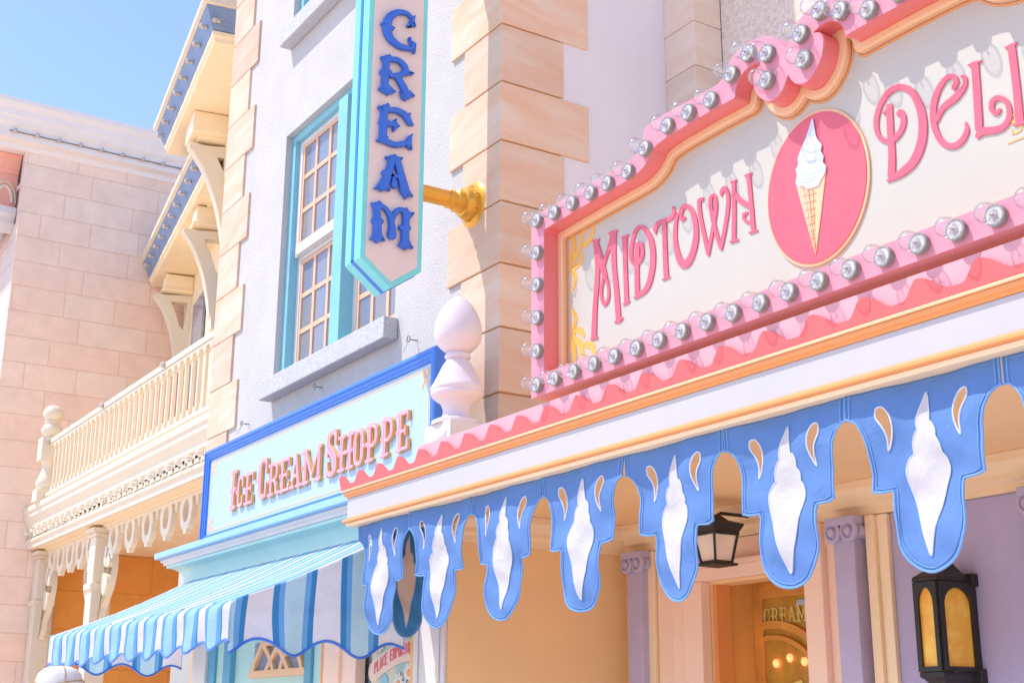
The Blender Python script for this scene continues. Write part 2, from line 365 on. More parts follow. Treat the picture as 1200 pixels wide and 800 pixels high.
# signed-distance shapes: strokes (x, y, r chains) and polygons, joined and contoured
class SDF:
    def __init__(s, x0, y0, x1, y1, h):
        s.h = h; s.x = np.arange(x0, x1+h, h); s.y = np.arange(y0, y1+h, h)
        s.X, s.Y = np.meshgrid(s.x, s.y); s.D = np.full(s.X.shape, 1e6)
    def stroke(s, P, n=6, closed=False):
        P = smooth_pts(P, n, closed) if n > 1 else [tuple(p) for p in P]
        if closed: P = P+[P[0]]
        for (ax, ay, ar), (bx, by, b_r) in zip(P[:-1], P[1:]):
            dx, dy = bx-ax, by-ay; L = dx*dx+dy*dy+1e-12
            t = np.clip(((s.X-ax)*dx+(s.Y-ay)*dy)/L, 0, 1)
            s.D = np.minimum(s.D, np.hypot(s.X-ax-t*dx, s.Y-ay-t*dy)-(ar+(b_r-ar)*t))
        return s
    def polyd(s, P):
        P = [tuple(p[:2]) for p in P]; d = np.full(s.X.shape, 1e6); ins = np.zeros(s.X.shape, bool)
        for (ax, ay), (bx, by) in zip(P, P[1:]+P[:1]):
            dx, dy = bx-ax, by-ay; L = dx*dx+dy*dy+1e-12
            t = np.clip(((s.X-ax)*dx+(s.Y-ay)*dy)/L, 0, 1)
            d = np.minimum(d, np.hypot(s.X-ax-t*dx, s.Y-ay-t*dy))
            c = ((ay > s.Y) != (by > s.Y)) & (s.X < dx*(s.Y-ay)/(dy if abs(dy) > 1e-9 else 1e-9)+ax)
            ins ^= c
        return np.where(ins, -d, d)
    def poly(s, P): s.D = np.minimum(s.D, s.polyd(P)); return s
    def cut(s, P): s.D = np.maximum(s.D, -s.polyd(P)); return s
    def loops(s, level=0., tol=None):
        D = s.D-level+1e-9; ny, nx = D.shape; seg = {}
        def ex(i, j): t = D[j, i]/(D[j, i]-D[j, i+1]); return (s.x[i]+t*s.h, s.y[j])
        def ey(i, j): t = D[j, i]/(D[j, i]-D[j+1, i]); return (s.x[i], s.y[j]+t*s.h)
        I = D < 0
        mixc = (I[:-1, :-1].astype(int)+I[:-1, 1:]+I[1:, :-1]+I[1:, 1:]); js, is_ = np.where((mixc > 0) & (mixc < 4))
        pts = {}; link = {}
        def con(a, b): link.setdefault(a, []).append(b); link.setdefault(b, []).append(a)
        for j, i in zip(js, is_):
            e = []
            if I[j, i] != I[j, i+1]: e.append(('x', i, j))
            if I[j, i+1] != I[j+1, i+1]: e.append(('y', i+1, j))
            if I[j+1, i] != I[j+1, i+1]: e.append(('x', i, j+1))
            if I[j, i] != I[j+1, i]: e.append(('y', i, j))
            for q in e:
                if q not in pts: pts[q] = ex(q[1], q[2]) if q[0] == 'x' else ey(q[1], q[2])
            if len(e) == 2: con(e[0], e[1])
            elif len(e) == 4:
                if I[j, i]: con(e[0], e[1]); con(e[2], e[3])
                else: con(e[0], e[3]); con(e[1], e[2])
        out = []; seen = set()
        for st in list(link):
            if st in seen: continue
            L = [st]; seen.add(st); cur = st
            while True:
                nx_ = [q for q in link[cur] if q not in seen]
                if not nx_: break
                cur = nx_[0]; seen.add(cur); L.append(cur)
            if len(L) > 5: out.append(simplify([pts[q] for q in L], tol or s.h*.12))
        return [L for L in out if len(L) > 2]
    def grid(s, fn, mb=None):
        """dense mesh of the inside region, fn(x, y) -> world"""
        mb = mb or MB(); D = s.D+1e-9; I = D < 0; idx = {}; V = []; F = []
        def vid(key, x, y):
            if key not in idx: idx[key] = len(V); V.append(fn(x, y))
            return idx[key]
        ny, nx = D.shape
        for j in range(ny-1):
            for i in range(nx-1):
                c = [(i, j), (i+1, j), (i+1, j+1), (i, j+1)]; ins = [I[q[1], q[0]] for q in c]
                if not any(ins): continue
                poly = []
                for k in range(4):
                    a, b = c[k], c[(k+1) % 4]
                    if ins[k]: poly.append(vid(a, s.x[a[0]], s.y[a[1]]))
                    if ins[k] != ins[(k+1) % 4]:
                        da, db = D[a[1], a[0]], D[b[1], b[0]]; t = da/(da-db)
                        poly.append(vid((min(a, b), max(a, b)), s.x[a[0]]+t*(s.x[b[0]]-s.x[a[0]]), s.y[a[1]]+t*(s.y[b[1]]-s.y[a[1]])))
                if len(poly) > 2: F.append(tuple(poly))
        return mb.add(V, F)
def sdf_plate(sd, lo, depth, fn, lo2=None):
    """solid plate of the region D < lo (and D > lo2): front cap as a dense grid plus walls; fn(u, v, w)"""
    D0 = sd.D; sd.D = D0-lo if lo2 is None else np.maximum(D0-lo, lo2-D0)
    g_ = sd.grid(lambda x, y: (x, y)); sd.D = D0
    cnt = {}
    for f in g_.f:
        for a, b_ in zip(f, f[1:]+f[:1]): cnt[(a, b_)] = 1
    n = len(g_.v); fs = list(g_.f)+[tuple(i+n for i in f[::-1]) for f in g_.f]
    fs += [(a, b_, b_+n, a+n) for (a, b_) in cnt if (b_, a) not in cnt]
    mb = MB(); mb.add([fn(u, v, 0) for u, v in g_.v]+[fn(u, v, depth) for u, v in g_.v], fs); return mb
def simplify(P, tol):
    P = np.array(P); n = len(P)
    k = int(np.argmax(np.hypot(*(P-P[0]).T)))
    def dp(a, b):
        if b <= a+1: return [a]
        d = P[b % n]-P[a]; L = np.hypot(*d)+1e-12
        q = P[a+1:b]-P[a]; dist = np.abs(q[:, 0]*d[1]-q[:, 1]*d[0])/L
        m = int(np.argmax(dist))
        if dist[m] < tol: return [a]
        return dp(a, a+1+m)+dp(a+1+m, b)
    ids = dp(0, k)+dp(k, n)
    return [tuple(P[i]) for i in ids]

# ------------------------------------------------------------------ ground
g = MB(); g.box(-300, 300, -300, 300, -.3, 0)
gr = g.obj('ground', 'ground'); gr['kind'] = 'structure'

# =================================================================== ICE CREAM BUILDING
YF, XC, XL, TOP = 5.72, -9.17, -16.2, 13.6
bld = thing('stucco_building', 'white stucco corner building with tan quoins and a teal framed window', 'building', ((XL+XC)/2, 8, 0))
WX0, WX1 = -14.17, -11.13
wins = [(5.40, 8.52), (9.93, 12.9)]
wl = MB(); y0, y1 = YF, 6.05
wl.box(XL, WX0, y0, y1, 3.45, TOP); wl.box(WX1, XC, y0, y1, 3.45, TOP)
zz = 3.45
for a, b in wins: wl.box(WX0, WX1, y0, y1, zz, a); zz = b
wl.box(WX0, WX1, y0, y1, zz, TOP)
wl.box(XL, XC, 6.052, 14, 3.45, TOP)
wl.box(XL, XC-.21, 5.45, 14, 0, 3.448)
wl.obj('wall', 'stucco', bld)
sd_ = MB(); sd_.box(XC+.001, XC+.009, YF+.03, 7.598, 3.45, TOP-.02); sd_.obj('side_wall', 'side_lift_white', bld)  # thin panel over the stucco; its paler colour lifts the shade here
par = MB(); par.sweep([(XL, 14), (XL, YF), (XC, YF), (XC, 14)], [(0, 0), (.12, .1), (.25, .2), (.25, .45), (-.2, .45), (-.2, 0)], 1, TOP); par.obj('cornice', 'white', bld)
rf = MB(); rf.box(XL, XC, YF, 14, TOP+.01, TOP+.2); rf.obj('roof', 'roof', bld)
# quoins
qb = MB(); CH = .572; Q0 = 7.69
for k in range(-8, 11):
    z0 = Q0+(k)*CH; z1 = z0+CH
    if z1 < 3.4 or z1 > TOP: continue
    long = k % 2 == 0; g_ = .008
    wf, ws = (.89, .93) if long else (.63, .65)
    qb.prism([(XC+.03, YF-.03, z0+g_), (XC-wf, YF-.03, z0+g_), (XC-wf, YF+.02, z0+g_), (XC-.02, YF+.02, z0+g_), (XC-.02, YF+ws, z0+g_), (XC+.03, YF+ws, z0+g_)], (0, 0, CH-2*g_))
qb.obj('quoin_column', 'quoin', bld, bevel=.008); qb = MB()
jb = MB(); jb.prism([(XC+.012, YF-.012, 3.5), (XC-.60, YF-.012, 3.5), (XC-.60, YF+.01, 3.5), (XC-.01, YF+.01, 3.5), (XC-.01, YF+.62, 3.5), (XC+.012, YF+.62, 3.5)], (0, 0, TOP-3.6)); jb.obj('quoin_joints', 'joint', bld)
for k in range(-9, 12):
    z0 = 7.55+k*.62; z1 = z0+.62
    if z1 < 3.4 or z1 > TOP: continue
    wf = .93 if k % 2 == 0 else .68
    qb.prism([(XL-.03, YF-.03, z0+.006), (XL+wf, YF-.03, z0+.006), (XL+wf, YF+.02, z0+.006), (XL+.02, YF+.02, z0+.006), (XL+.02, YF+.6, z0+.006), (XL-.03, YF+.6, z0+.006)], (0, 0, .608))
qb.obj('quoin_column', 'quoin', bld, bevel=.008)
def window(parent, x0, x1, z0, z1):
    f = MB(); Y0, Y1 = 5.80, 6.04; a = .11
    f.box(x0+.001, x0+a, Y0, Y1, z0, z1); f.box(x1-a, x1-.001, Y0, Y1, z0, z1)
    f.box(x0+a, x1-a, Y0, Y1, z1-.10, z1-.001); f.box(x0+a, x1-a, Y0, Y1, z0+.001, z0+.07)
    xm = -12.62; f.box(xm-.12, xm+.12, Y0-.05, Y1, z0+.07, z1-.10)
    wn = f.obj('window', 'teal', parent, bevel=.006)
    mid = z0+(z1-z0)*.49
    for (a0, a1) in ((x0+a, xm-.12), (xm+.12, x1-a)):
        for (b0, b1, yy) in ((mid, z1-.10, 5.86), (z0+.07, mid, 5.905)):
            s_ = MB(); st = .09
            s_.box(a0, a0+st, yy, yy+.05, b0, b1); s_.box(a1-st, a1, yy, yy+.05, b0, b1)
            s_.box(a0+st, a1-st, yy, yy+.05, b1-(.06 if b0 == mid else .05), b1); s_.box(a0+st, a1-st, yy-(.03 if b0 == mid else 0), yy+.05, b0, b0+(.13 if b0 == mid else .08))
            so_ = s_.obj('sash', 'white', wn, bevel=.005)
            mu = MB(); i0, i1, j0, j1 = a0+st, a1-st, b0+(.13 if b0 == mid else .08), b1-.055
            e = .042
            mu.box(i0, i0+e, yy+.012, yy+.047, j0, j1); mu.box(i1-e, i1, yy+.012, yy+.047, j0, j1)
            mu.box(i0+e, i1-e, yy+.012, yy+.047, j0, j0+e); mu.box(i0+e, i1-e, yy+.012, yy+.047, j1-e, j1)
            nc = 3 if a1-a0 > .9 else 3
            for c in range(1, nc):
                x = i0+(i1-i0)*c/nc; mu.box(x-.027, x+.027, yy+.014, yy+.044, j0+e, j1-e)
            for c in range(1, 3):
                z = j0+(j1-j0)*c/3; mu.box(i0+e, i1-e, yy+.017, yy+.041, z-.027, z+.027)
            mu.obj('muntin', 'muntin', wn)
            p_ = MB(); p_.box(i0+.005, i1-.005, yy+.03, yy+.034, j0+.005, j1-.005); p_.obj('pane', 'pane', wn)
    sm = MB(); sm.box(x0-.02, x1+.08, 5.56, 5.719, z0-.23, z0-.005); sm.box(x0+.03, x1-.03, 5.719, 5.79, z0-.06, z0-.004)
    sm.obj('sill', 'granite', wn, bevel=.012)
for a, b in wins: window(bld, WX0, WX1, a, b)
# shopfront below the sign: ledge, posts, door, poster window
lg = MB()
path = [(-15.3, YF), (-15.3, 5.28), (-9.30, 5.28), (-9.30, YF)]
lg.sweep([(-15.2, 5.5), (-15.2, 5.28), (-9.70, 5.28), (-9.70, 5.5)], [(-.05, 3.505), (.36, 3.505), (.36, 3.435), (.33, 3.43), (-.05, 3.43)], 1); lg.obj('ledge', 'sky_blue', bld, bevel=.008)
l2 = MB(); l2.sweep([(-15.2, 5.5), (-15.2, 5.28), (-9.70, 5.28), (-9.70, 5.5)], [(-.05, 3.428), (.30, 3.428), (.30, 3.40), (.27, 3.385), (.27, 3.36), (-.05, 3.36)], 1); l2.obj('ledge_moulding', 'white', bld, bevel=.004)
pr = [(-.05, 3.358), (.245, 3.358), (.24, 3.33)]
for k in range(7):
    a = k/6*math.pi/2; pr.append((.24-.17*math.sin(a), 3.33-.17*(1-math.cos(a))))
pr += [(.06, 3.13), (.06, 3.08), (-.05, 3.08)]
l3 = MB(); l3.sweep([(-15.2, 5.5), (-15.2, 5.28), (-9.70, 5.28), (-9.70, 5.5)], pr, 1); l3.obj('cove', 'mint', bld, smooth=True)
def panel(nm, x0, x1, z0, z1, yf, m, th=.12, bev=.006, parent=None):
    b = MB(); b.box(x0, x1, yf, yf+th, z0, z1); return b.obj(nm, m, parent or bld, bevel=bev)
sf = 5.22
panel('corner_post', -9.66, XC+.012, 0, 3.1, 5.22, 'white', .03)
panel('corner_pier', -9.66, XC-.21, 0, 3.1, 5.251, 'white', .19, 0)
b = MB(); b.box(-9.60, -9.56, 5.205, 5.2185, 0, 3.06); b.box(-9.27, -9.22, 5.205, 5.2185, 0, 3.06); b.obj('post_moulding', 'white', bld, bevel=.004)
panel('corner_post', -14.85, -14.42, 0, 3.1, 5.22, 'white')
panel('door_casing', -14.42, -14.22, 0, 3.1, 5.25, 'tealdark', .1); panel('door_casing', -14.22, -13.99, 0, 3.1, 5.28, 'mint', .1)
panel('door_casing', -13.99, -13.78, 0, 3.1, 5.26, 'tealdark', .1)
dl = MB(); dl.box(-13.78, -11.85, 5.32, 5.40, 0, 3.05); door = dl.obj('door', 'mint', bld, bevel=.004)
# pointed fanlight tracery in the mint door
fl = SDF(-13.4, 1.9, -11.7, 2.6, .008)
fl.stroke([(-13.24, 2.07, .035), (-11.92, 2.07, .035)], 1)
for a in ([(-13.2, 2.07), (-13.12, 2.2), (-12.95, 2.37)], [(-12.95, 2.37), (-12.75, 2.22), (-12.63, 2.07)], [(-12.95, 2.37), (-12.2, 2.37)],
          [(-12.2, 2.37), (-12.4, 2.22), (-12.5, 2.07)], [(-12.2, 2.37), (-12.03, 2.2), (-11.95, 2.07)],
          [(-12.86, 2.07), (-12.72, 2.2), (-12.56, 2.3), (-12.40, 2.2), (-12.26, 2.07)], [(-12.56, 2.3), (-12.56, 2.37)]):
    fl.stroke([(x, z, .03) for x, z in a], 6)
loop_mesh(fl.loops(), .05, lambda u, v, q: (u, 5.27+q, v)).obj('fanlight', 'goldpale', door)
fg = MB(); fg.box(-13.22, -11.94, 5.305, 5.318, 2.07, 2.38); fg.obj('pane', 'pane', door)
panel('door_casing', -11.85, -11.70, 0, 3.1, 5.25, 'tealdark', .1); panel('door_casing', -11.70, -11.50, 0, 3.1, 5.28, 'mint', .1)
panel('window_casing', -11.50, -11.40, 0, 3.1, 5.26, 'gold', .1); panel('window_casing', -11.40, -11.08, 0, 3.1, 5.24, 'pinkwood', .1)
panel('window_casing', -11.08, -10.80, 0, 3.1, 5.27, 'pinkwood', .1)
panel('shop_window', -10.80, -9.66, .8, 3.05, 5.40, 'pane', .02, 0)
panel('window_casing', -9.80, -9.66, .8, 3.1, 5.27, 'goldleaf', .1)
panel('shop_window', -16.1, -14.86, .8, 3.05, 5.40, 'pane', .02, 0)
panel('window_casing', -15.2, -15.05, 0, 3.1, 5.33, 'orange_wall', .06); panel('window_casing', -14.98, -14.86, 0, 3.1, 5.33, 'pinkwood', .06)
# eye hooks in the stucco
for (px, py) in ((292, 497), (378, 454), (489, 399)):
    c = onY(px, py, YF); h = MB()
    h.tube([(c.x, YF, c.z), (c.x, YF-.07, c.z)], .007)
    h.tube([(c.x+.03*math.cos(a), YF-.095, c.z+.03*math.sin(a)) for a in [2*math.pi*k/14 for k in range(14)]], .006, 6, True)
    h.tube([(c.x, YF-.095, c.z-.03), (c.x+.01, YF-.15, c.z-.14)], .003, 5); h.obj('eye_hook', 'wire', bld)

# poster standing in the shop window
po = thing('shop_poster', 'colourful poster with a pink lettered ribbon and daisies in the shop window', 'poster', (-10.35, 5.36, .9))
b = MB(); b.box(-10.62, -9.84, 5.34, 5.36, 1.2, 2.62); b.obj('print', mat('poster_ground', (.62, .50, .36), .5, .3, 3., tint=(.12, .42, .44)), po)
def ribbon(x): return 2.03+.17*math.sin((x+10.62)/.78*math.pi*.55)
rb = SDF(-10.7, 1.7, -9.7, 2.7, .01); rb.stroke([(x, ribbon(x)-.02, .085) for x in np.linspace(-10.58, -9.88, 9)], 2)
loop_mesh(rb.loops(), .004, lambda u, v, q: (u, 5.333+q, v)).obj('ribbon', mat('ribbon_paint', (.74, .58, .48)), po)
# letters are drawn further down with the alphabet (ribbon_text)
for (x, z, r_, c) in ((-10.42, 2.30, .08, 'gold'), (-10.52, 2.24, .06, 'letter_rose'), (-10.20, 2.36, .07, 'teal'), (-9.96, 2.36, .07, 'teal'), (-10.36, 1.94, .06, 'teal')):
    q = MB(); q.lathe((x, 5.337, z), [(r_*.99, 0), (r_, .004)], 12, '-Y'); q.obj('painted_petal', c, po)
for (x, z) in ((-10.10, 1.92), (-9.95, 1.86), (-9.92, 2.0), (-10.2, 1.82), (-10.46, 2.27)):
    fd = SDF(x-.15, z-.15, x+.15, z+.15, .006)
    for k in range(9):
        a = 2*math.pi*k/9; fd.stroke([(x+.02*math.cos(a), z+.02*math.sin(a), .012), (x+.07*math.cos(a), z+.07*math.sin(a), .02)], 1)
    dz = loop_mesh(fd.loops(), .004, lambda u, v, q: (u, 5.326+q, v)).obj('daisy', 'white', po)
    q = MB(); q.lathe((x, 5.325, z), [(.028, 0), (.024, .006)], 12, '-Y'); q.obj('daisy_eye', 'gold', dz)

# =================================================================== alphabet for the slab-serif shop sign (unit box)
def slab(ch):
    S = []; r, a = .115, .06          # stem and arm half widths (relative to height .36)
    def st(x, y0=0, y1=1): S.append(('l', [(x, y0+.06, r), (x, y1-.06, r)]))
    def bar(x0, x1, y): S.append(('l', [(x0, y, a), (x1, y, a)]))
    def dot(x, y): S.append(('l', [(x, y, .085), (x+.001, y, .085)]))
    if ch == 'I': st(.38); bar(.16, .60, .05); bar(.16, .60, .95); dot(.2, .5); dot(.56, .5)
    if ch in 'EF':
        st(.22); bar(.05, .62, .05); bar(.05, .62, .95); bar(.22, .5, .5)
        S.append(('l', [(.62, .95, .06), (.64, .76, .03)])); S.append(('l', [(.62, .05, .06), (.64, .26, .03)])); S.append(('l', [(.5, .4, .045), (.5, .6, .045)])); dot(.08, .5)
    if ch == 'C':
        S.append(('s', [(.60, .68, .07), (.58, .88, .07), (.40, .95, .07), (.22, .85, .10), (.18, .5, .115), (.22, .15, .10), (.40, .05, .07), (.58, .12, .07), (.60, .32, .07)])); dot(.05, .5)
        S.append(('l', [(.62, .64, .05), (.62, .95, .04)])); S.append(('l', [(.62, .36, .05), (.62, .06, .04)]))
    if ch == 'R':
        st(.2); bar(.05, .36, .05); bar(.05, .42, .95); bar(.2, .42, .47); S.append(('s', [(.40, .95, .07), (.54, .86, .09), (.55, .62, .09), (.42, .48, .07)])); S.append(('s', [(.42, .45, .08), (.52, .3, .1), (.55, .1, .09), (.68, .05, .06)])); dot(.06, .48)
    if ch == 'P':
        st(.2); bar(.03, .40, .05); bar(.05, .42, .95); bar(.2, .42, .42); S.append(('s', [(.40, .95, .07), (.57, .85, .09), (.58, .56, .09), (.42, .43, .07)])); dot(.06, .48)
    if ch == 'A':
        S.append(('l', [(.34, .94, .07), (.14, .06, .06)])); S.append(('l', [(.36, .94, .09), (.58, .06, .115)])); bar(.2, .52, .36); bar(0, .26, .05); bar(.42, .74, .05); dot(.33, .36)
    if ch == 'M':
        st(.14); st(.74); S.append(('l', [(.16, .9, .1), (.44, .2, .07)])); S.append(('l', [(.72, .9, .06), (.44, .2, .06)])); bar(0, .28, .05); bar(.6, .9, .05); bar(0, .2, .95); bar(.7, .9, .95); dot(.02, .5)
    if ch == 'S':
        S.append(('s', [(.58, .70, .06), (.54, .9, .07), (.36, .95, .07), (.18, .86, .10), (.19, .66, .11), (.38, .5, .12), (.55, .35, .11), (.56, .14, .10), (.38, .05, .07), (.18, .1, .07), (.13, .3, .06)]))
        S.append(('l', [(.60, .68, .04), (.60, .96, .04)])); S.append(('l', [(.12, .32, .04), (.12, .04, .04)])); dot(.1, .52)
    if ch == 'H': st(.16); st(.58); bar(.16, .58, .5); bar(0, .30, .05); bar(.44, .74, .05); bar(0, .30, .95); bar(.44, .74, .95); dot(.37, .5); dot(.02, .5); dot(.72, .5)
    if ch == 'O': S.append(('c', [(.36, .95, .07), (.17, .84, .10), (.14, .5, .115), (.17, .16, .10), (.36, .05, .07), (.55, .16, .10), (.58, .5, .115), (.55, .84, .10)])); dot(.04, .5); dot(.68, .5)
    if ch in 'DLUSTN' and not S: st(.3)
    return S
def slab_sdf(ch, X0, W, Z0, H, h, fat=.62):
    sx = W/.72; s = SDF(X0-.06, Z0-.05, X0+W+.06, Z0+H+.05, h); k = H*.80
    for kind, P in slab(ch):
        Q = [(X0+x*sx, Z0+y*H, r*k*fat) for x, y, r in P]
        s.stroke(Q, 1 if kind == 'l' else 7, kind == 'c')
    return s
# ------------------------------------------------------------------ ICE CREAM SHOPPE sign
ss = thing('shop_sign', 'long light blue sign in a dark blue frame reading ICE CREAM SHOPPE', 'sign', (-11.95, 5.2, 3.508))
sx0, sx1, sz0, sz1, sy = -14.67, -9.25, 3.515, 4.60, 5.13
b = MB(); b.box(sx0+.02, sx1-.02, sy+.05, sy+.15, sz0+.01, sz1-.02); b.obj('sign_board', 'lightblue', ss)
def ringmb(x0, x1, z0, z1, prof):
    """picture-frame moulding: prof (inset, y)"""
    mb = MB(); c = [(x0, z0, 1, 1), (x1, z0, -1, 1), (x1, z1, -1, -1), (x0, z1, 1, -1)]; m = len(prof)
    vs = [(x+sx*i, y, z+sz*i) for x, z, sx, sz in c for i, y in prof]
    fs = [(a*m+k, a*m+(k+1) % m, ((a+1) % 4)*m+(k+1) % m, ((a+1) % 4)*m+k) for a in range(4) for k in range(m)]
    return mb.add(vs, fs)
ringmb(sx0, sx1, sz0, sz1, [(0, sy+.16), (0, sy+.012), (.022, sy), (.04, sy), (.045, sy+.014), (.075, sy+.014), (.082, sy+.026), (.105, sy+.026), (.115, sy+.052), (.115, sy+.16)]).obj('sign_frame', 'blue', ss, bevel=.003)
ln = .165
ringmb(sx0+ln, sx1-ln, sz0+ln-.02, sz1-ln+.02, [(0, sy+.052), (0, sy+.0475), (.012, sy+.0475), (.012, sy+.052)]).obj('gold_line', 'goldpale', ss)
for cx, cz, ax, az in ((sx0+.235, sz0+.22, 1, 1), (sx1-.235, sz0+.22, -1, 1), (sx1-.235, sz1-.22, -1, -1), (sx0+.235, sz1-.22, 1, -1)):
    o_ = SDF(cx-.16, cz-.16, cx+.16, cz+.16, .006)
    for dx, dz in ((-.05, -.05), (.04, -.04), (-.04, .04), (.05, .06)):
        o_.stroke([(cx+dx*ax*.3, cz+dz*az*.3, .012), (cx+dx*ax, cz+dz*az, .024)], 1)
    loop_mesh(o_.loops(), .004, lambda u, v, q: (u, sy+.046+q, v)).obj('corner_ornament', 'goldpale', ss)
LET = [('I', -13.86, -13.60, 3.80, 4.25), ('C', -13.63, -13.40, 3.80, 4.16), ('E', -13.40, -13.12, 3.80, 4.16),
       ('C', -13.05, -12.74, 3.80, 4.25), ('R', -12.76, -12.44, 3.80, 4.16), ('E', -12.47, -12.16, 3.80, 4.16), ('A', -12.18, -11.90, 3.80, 4.16), ('M', -11.90, -11.50, 3.80, 4.16),
       ('S', -11.37, -11.07, 3.79, 4.25), ('H', -11.08, -10.76, 3.80, 4.16), ('O', -10.78, -10.52, 3.80, 4.16), ('P', -10.52, -10.25, 3.80, 4.16), ('P', -10.23, -9.96, 3.80, 4.16), ('E', -9.95, -9.68, 3.80, 4.16)]
for ch, a, b_, z0, z1 in LET:
    s_ = slab_sdf(ch, a+.012, b_-a-.024, z0+.01, z1-z0-.02, .0040, 1.04)
    L_o = sdf_plate(s_, 0, .024, lambda u, v, q: (u, sy+.022+q, v)).obj('letter', 'goldleaf', ss)
    sdf_plate(s_, -.001, .004, lambda u, v, q: (u, sy+.0175+q, v)).obj('letter_face', 'letter_rose', L_o)
    sdf_plate(s_, -.0125, .002, lambda u, v, q: (u, sy+.0150+q, v), -.0185).obj('letter_inline', 'white', L_o)
# ribbon text on the poster: PLACE ... drawn with plain strokes along the ribbon
def ribbon_text():
    txt = 'PLACE EMPORIUM'; n = len(txt)
    for k, ch in enumerate(txt):
        if ch == ' ': continue
        x = -10.56+.67*(k+.3)/n; z = ribbon(x)-.045; W, H = .045, .085
        sd = SDF(x-.01, z-.02, x+W+.02, z+H+.03, .003)
        G = {'P': [[(0, 0), (0, 1), (.8, .9), (.8, .6), (0, .5)]], 'L': [[(0, 1), (0, 0), (.8, 0)]], 'A': [[(0, 0), (.4, 1), (.8, 0)], [(.2, .4), (.6, .4)]], 'C': [[(.8, .9), (.1, .9), (.1, .1), (.8, .1)]],
             'E': [[(.8, 1), (0, 1), (0, 0), (.8, 0)], [(0, .5), (.6, .5)]], 'M': [[(0, 0), (0, 1), (.4, .4), (.8, 1), (.8, 0)]], 'O': [[(.1, 0), (.1, 1), (.8, 1), (.8, 0), (.1, 0)]],
             'R': [[(0, 0), (0, 1), (.8, .9), (.8, .6), (0, .5), (.8, 0)]], 'I': [[(.4, 0), (.4, 1)]], 'U': [[(0, 1), (0, .1), (.8, .1), (.8, 1)]]}[ch]
        for st in G: sd.stroke([(x+u*W*.8, z+v*H+u*.012, .0065) for u, v in st], 1)
        loop_mesh(sd.loops(), .003, lambda u, v, q: (u, 5.3285+q, v)).obj('letter', 'letter_pink', po)
ribbon_text()

# =================================================================== CREAM blade sign
bx = -9.60; fx = -9.455; gx = bx*2-fx
bs = thing('blade_sign', 'tall turquoise edged blade sign with raised blue letters spelling CREAM', 'sign', (bx, 4.8, 5.1))
Ya, Yb, Ym, Zb, Zt = 4.52, 5.10, 4.81, 5.31, 9.4
outl = [(Ya, Zt), (Ya, Zb), (Ym, Zb-.22), (Yb, Zb-.02), (Yb, Zt)]
body = MB(); body.prism([(gx, y, z) for y, z in outl], (fx-gx, 0, 0)); body.obj('sign_body', 'turq', bs, bevel=.004)
inn = [(Ya+.045, Zt-.05), (Ya+.045, Zb+.02), (Ym, Zb-.165), (Yb-.045, Zb+.01), (Yb-.045, Zt-.05)]
for s_, x_ in ((1, fx), (-1, gx)):
    f_ = MB(); f_.prism([(x_, y, z) for y, z in inn], (s_*.004, 0, 0)); f_.obj('sign_face', 'signpeach', bs)
rim = MB(); rim.box(bx-.022, bx+.022, Ya-.006, Ya+.002, Zb, Zt)
rim.prism([(bx-.022, Ya-.006, Zb), (bx-.022, Ym, Zb-.227), (bx-.022, Yb, Zb-.027), (bx-.022, Yb, Zb-.018), (bx-.022, Ym, Zb-.218), (bx-.022, Ya-.006, Zb+.01)], (.044, 0, 0))
rim.obj('edge_stripe', 'blue', bs)
cE = lambda x, y: (420+x/4.444, y/4.444); cF = lambda x, y: (420+x/4.444, 170+y/4.444)
def yz(px): p = onX(px[0], px[1], fx); return (p.y, p.z)
